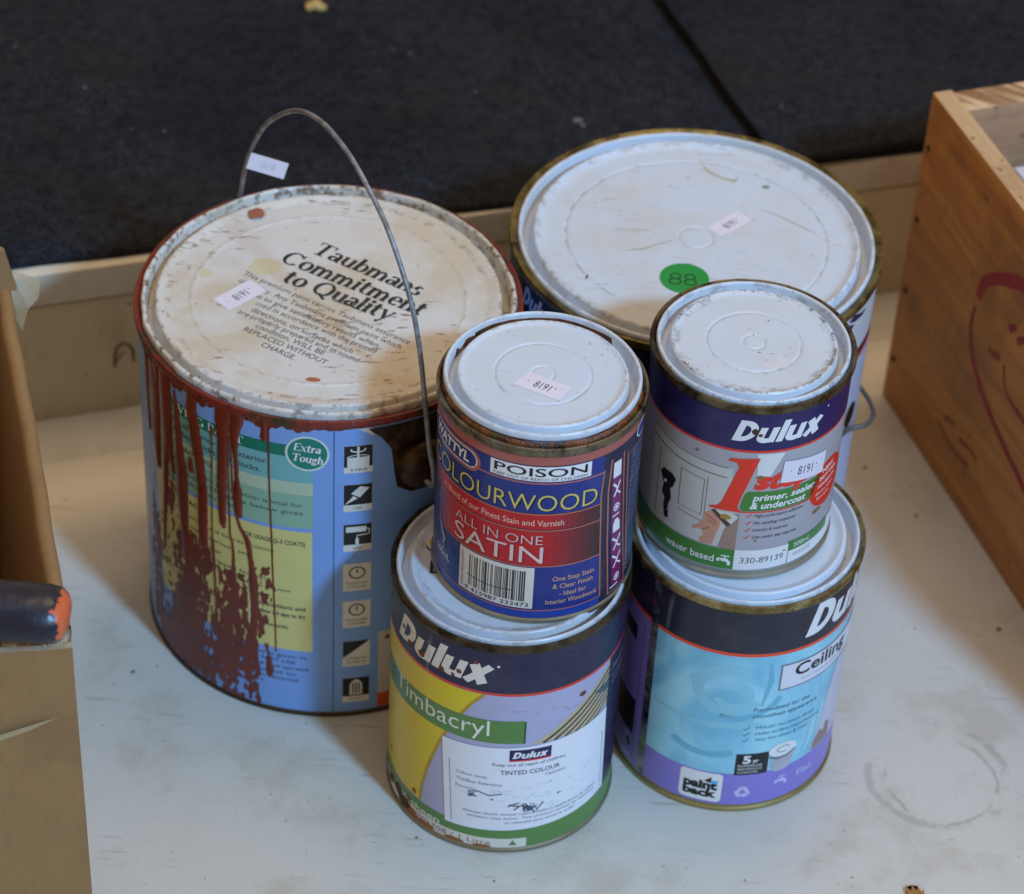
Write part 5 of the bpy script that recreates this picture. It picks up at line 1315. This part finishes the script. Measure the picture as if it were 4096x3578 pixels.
# torn flap stump and tape at the far corner
bm = bmesh.new(); jag = [(.0, 0), (.004, .020), (.010, .024), (.014, .018), (.020, .026), (.028, .022), (.036, .028), (.046, .023), (.06, .027), (.07, 0)]
f1 = [bm.verts.new(BM_ @ Vector((BL - .004 + z * .2, -.003 + x, BH - .002 + z))) for x, z in jag]; f2 = [bm.verts.new(BM_ @ Vector((BL - .001 + z * .2, -.003 + x, BH - .002 + z))) for x, z in jag]
bm.faces.new(f1); bm.faces.new(f2[::-1])
for i in range(len(jag)): j = (i + 1) % len(jag); bm.faces.new((f1[i], f2[i], f2[j], f1[j]))
bmesh.ops.triangulate(bm, faces=[f for f in bm.faces if len(f.verts) > 4]); bmesh.ops.recalc_face_normals(bm, faces=bm.faces)
obj('torn_flap', bm, card_m, cb, smooth=0)
tape = NT('old_tape'); tcol = tape.mix(tape.noise(140, 4, .7, seed=2), lin((150, 132, 98)), lin((176, 160, 126))); tape_m = tape.out(tcol, .35)
tape.b.inputs['Alpha'].default_value = .62
bm = bmesh.new(); tpv = []
for (x, y, z) in ((BL - .008, -.0006, BH - .002), (BL + .006, -.0016, BH + .002), (BL + .006, -.0150, BH - .004), (BL - .004, -.0125, BH - .008), (BL - .008, -.0070, BH - .011), (BL - .016, -.0030, BH - .017), (BL - .016, -.0006, BH - .010)):
    tpv.append(bm.verts.new(BM_ @ Vector((x, y, z))))
bm.faces.new(tpv); bmesh.ops.triangulate(bm, faces=list(bm.faces)); obj('loose_tape', bm, tape_m, cb, smooth=0)
# crushed corner: splayed plies
for i in range(30):
    rr = random.Random(200 + i); x0 = .001 + rr.random() * .006; y0 = .001 + rr.random() * .026; z0 = BH - .009 + rr.random() * .003
    d = Vector((rr.uniform(-.2, .9), rr.uniform(-1, 1), rr.uniform(.1, .7))).normalized() * rr.uniform(.003, .0065); wd = Vector((rr.uniform(-1, 1), rr.uniform(-1, 1), .1)).normalized() * .0016
    bm = bmesh.new(); p0 = Vector((x0, y0, z0)); th = Vector((0, 0, .0004))
    a = [bm.verts.new(BM_ @ q) for q in (p0 - wd, p0 + wd, p0 + d + wd * .6, p0 + d - wd * .5)]; b = [bm.verts.new(BM_ @ (q - th)) for q in (p0 - wd, p0 + wd, p0 + d + wd * .6, p0 + d - wd * .5)]
    bm.faces.new(a); bm.faces.new(b[::-1])
    for k in range(4): bm.faces.new((a[k], b[k], b[(k + 1) % 4], a[(k + 1) % 4]))
    bmesh.ops.recalc_face_normals(bm, faces=bm.faces); obj('torn_ply', bm, raw, cb, smooth=0)
scf = P2().poly([(0, 0), (14, 4.5), (26, 10.6), (13, 7.4), (0, 4)])
bm = bmesh.new(); vv = [bm.verts.new(BM_ @ Vector((-.0016, .0345 - x * .001, .150 - .007 + y * .0009))) for x, y, k in scf.v]; bm.faces.new(vv); obj('scuff_mark', bm, P('pale_scuff', (168, 146, 110), .8), cb, smooth=0)

# tool handle: dark rubber grip over an orange core, worn at its end
tool = tag(empty('tool_handle', (-.182, .8100, .2108)), 'dark rubber tool grip with chipped orange end lying across cardboard box', 'tool')
grip = NT('worn_rubber_grip')
gx = grip.axis(0)
edge = grip.math('ADD', gx, grip.math('MULTIPLY', grip.math('SUBTRACT', grip.noise(140, 5, .7, seed=3), .5), .016))
gz = grip.axis(2)
low = grip.math('ADD', grip.math('MULTIPLY', gz, -1.0), grip.math('MULTIPLY', grip.math('SUBTRACT', grip.noise(120, 4, .7, seed=7), .5), .012))
mk = grip.math('MAXIMUM', grip.ramp(edge, .0034, .0040), grip.ramp(low, .0074, .0079))
gc = grip.mix(mk, lin((24, 28, 42)), lin((206, 98, 56)))
gc = grip.mix(grip.math('MULTIPLY', grip.ramp(grip.noise(60, 3, seed=9), .63, .68), .7), gc, lin((150, 140, 124)))
grip.bump(grip.noise(150, 3, seed=2), .0010, .5)
grip_m = grip.out(gc, grip.ramp(grip.noise(80, 3, seed=5),   .3, .7, .20, .40))
gp = [(-.11, 0, .004), (-.09, 0, .0036), (-.06, 0, .0024), (-.03, 0, .0010), (-.012, 0, .0002), (-.002, 0, 0), (.003, 0, -.0002), (.0058, 0, -.0004), (.0072, 0, -.0006)]
go_ = obj('grip', tube([Vector(p) for p in gp], [.0112, .0112, .0114, .0115, .0115, .0113, .0104, .0080, .0045], 28), grip_m, tool, smooth=60)
go_.scale = (1, 1.22, .98); tool.location.z += .002
obj('shank', tube([Vector((-.11, 0, .004)), Vector((-.19, 0, .007))], .0055, 16), rim_mat('tool_steel', (120, 120, 124), (70, 68, 66), 5, .35), tool)

# splinter of wood near the front edge
bm = bmesh.new(); M4 = Matrix.Translation((.2020, .8700, .0002)) @ Matrix.Rotation(rad(4), 4, 'Z')
pts = [(-.0042, -.012), (.0038, -.012), (.0040, .0036), (.0026, .0012), (.0016, .0050), (.0004, .0024), (-.0012, .0058), (-.0022, .0022), (-.0040, .0046)]
a = [bm.verts.new(M4 @ Vector((x, y, .0022))) for x, y in pts]; b = [bm.verts.new(M4 @ Vector((x, y, 0))) for x, y in pts]
bm.faces.new(a); bm.faces.new(b[::-1])
for i in range(len(pts)): j = (i + 1) % len(pts); bm.faces.new((a[i], b[i], b[j], a[j]))
bmesh.ops.triangulate(bm, faces=[f for f in bm.faces if len(f.verts) > 4]); bmesh.ops.recalc_face_normals(bm, faces=bm.faces)
tag(obj('wood_splinter', bm, wood('splinter_wood', (170, 122, 64), (140, 94, 44), 5, math.pi / 2, 2.0), smooth=0), 'broken brown wood splinter at the front edge of the board', 'splinter')
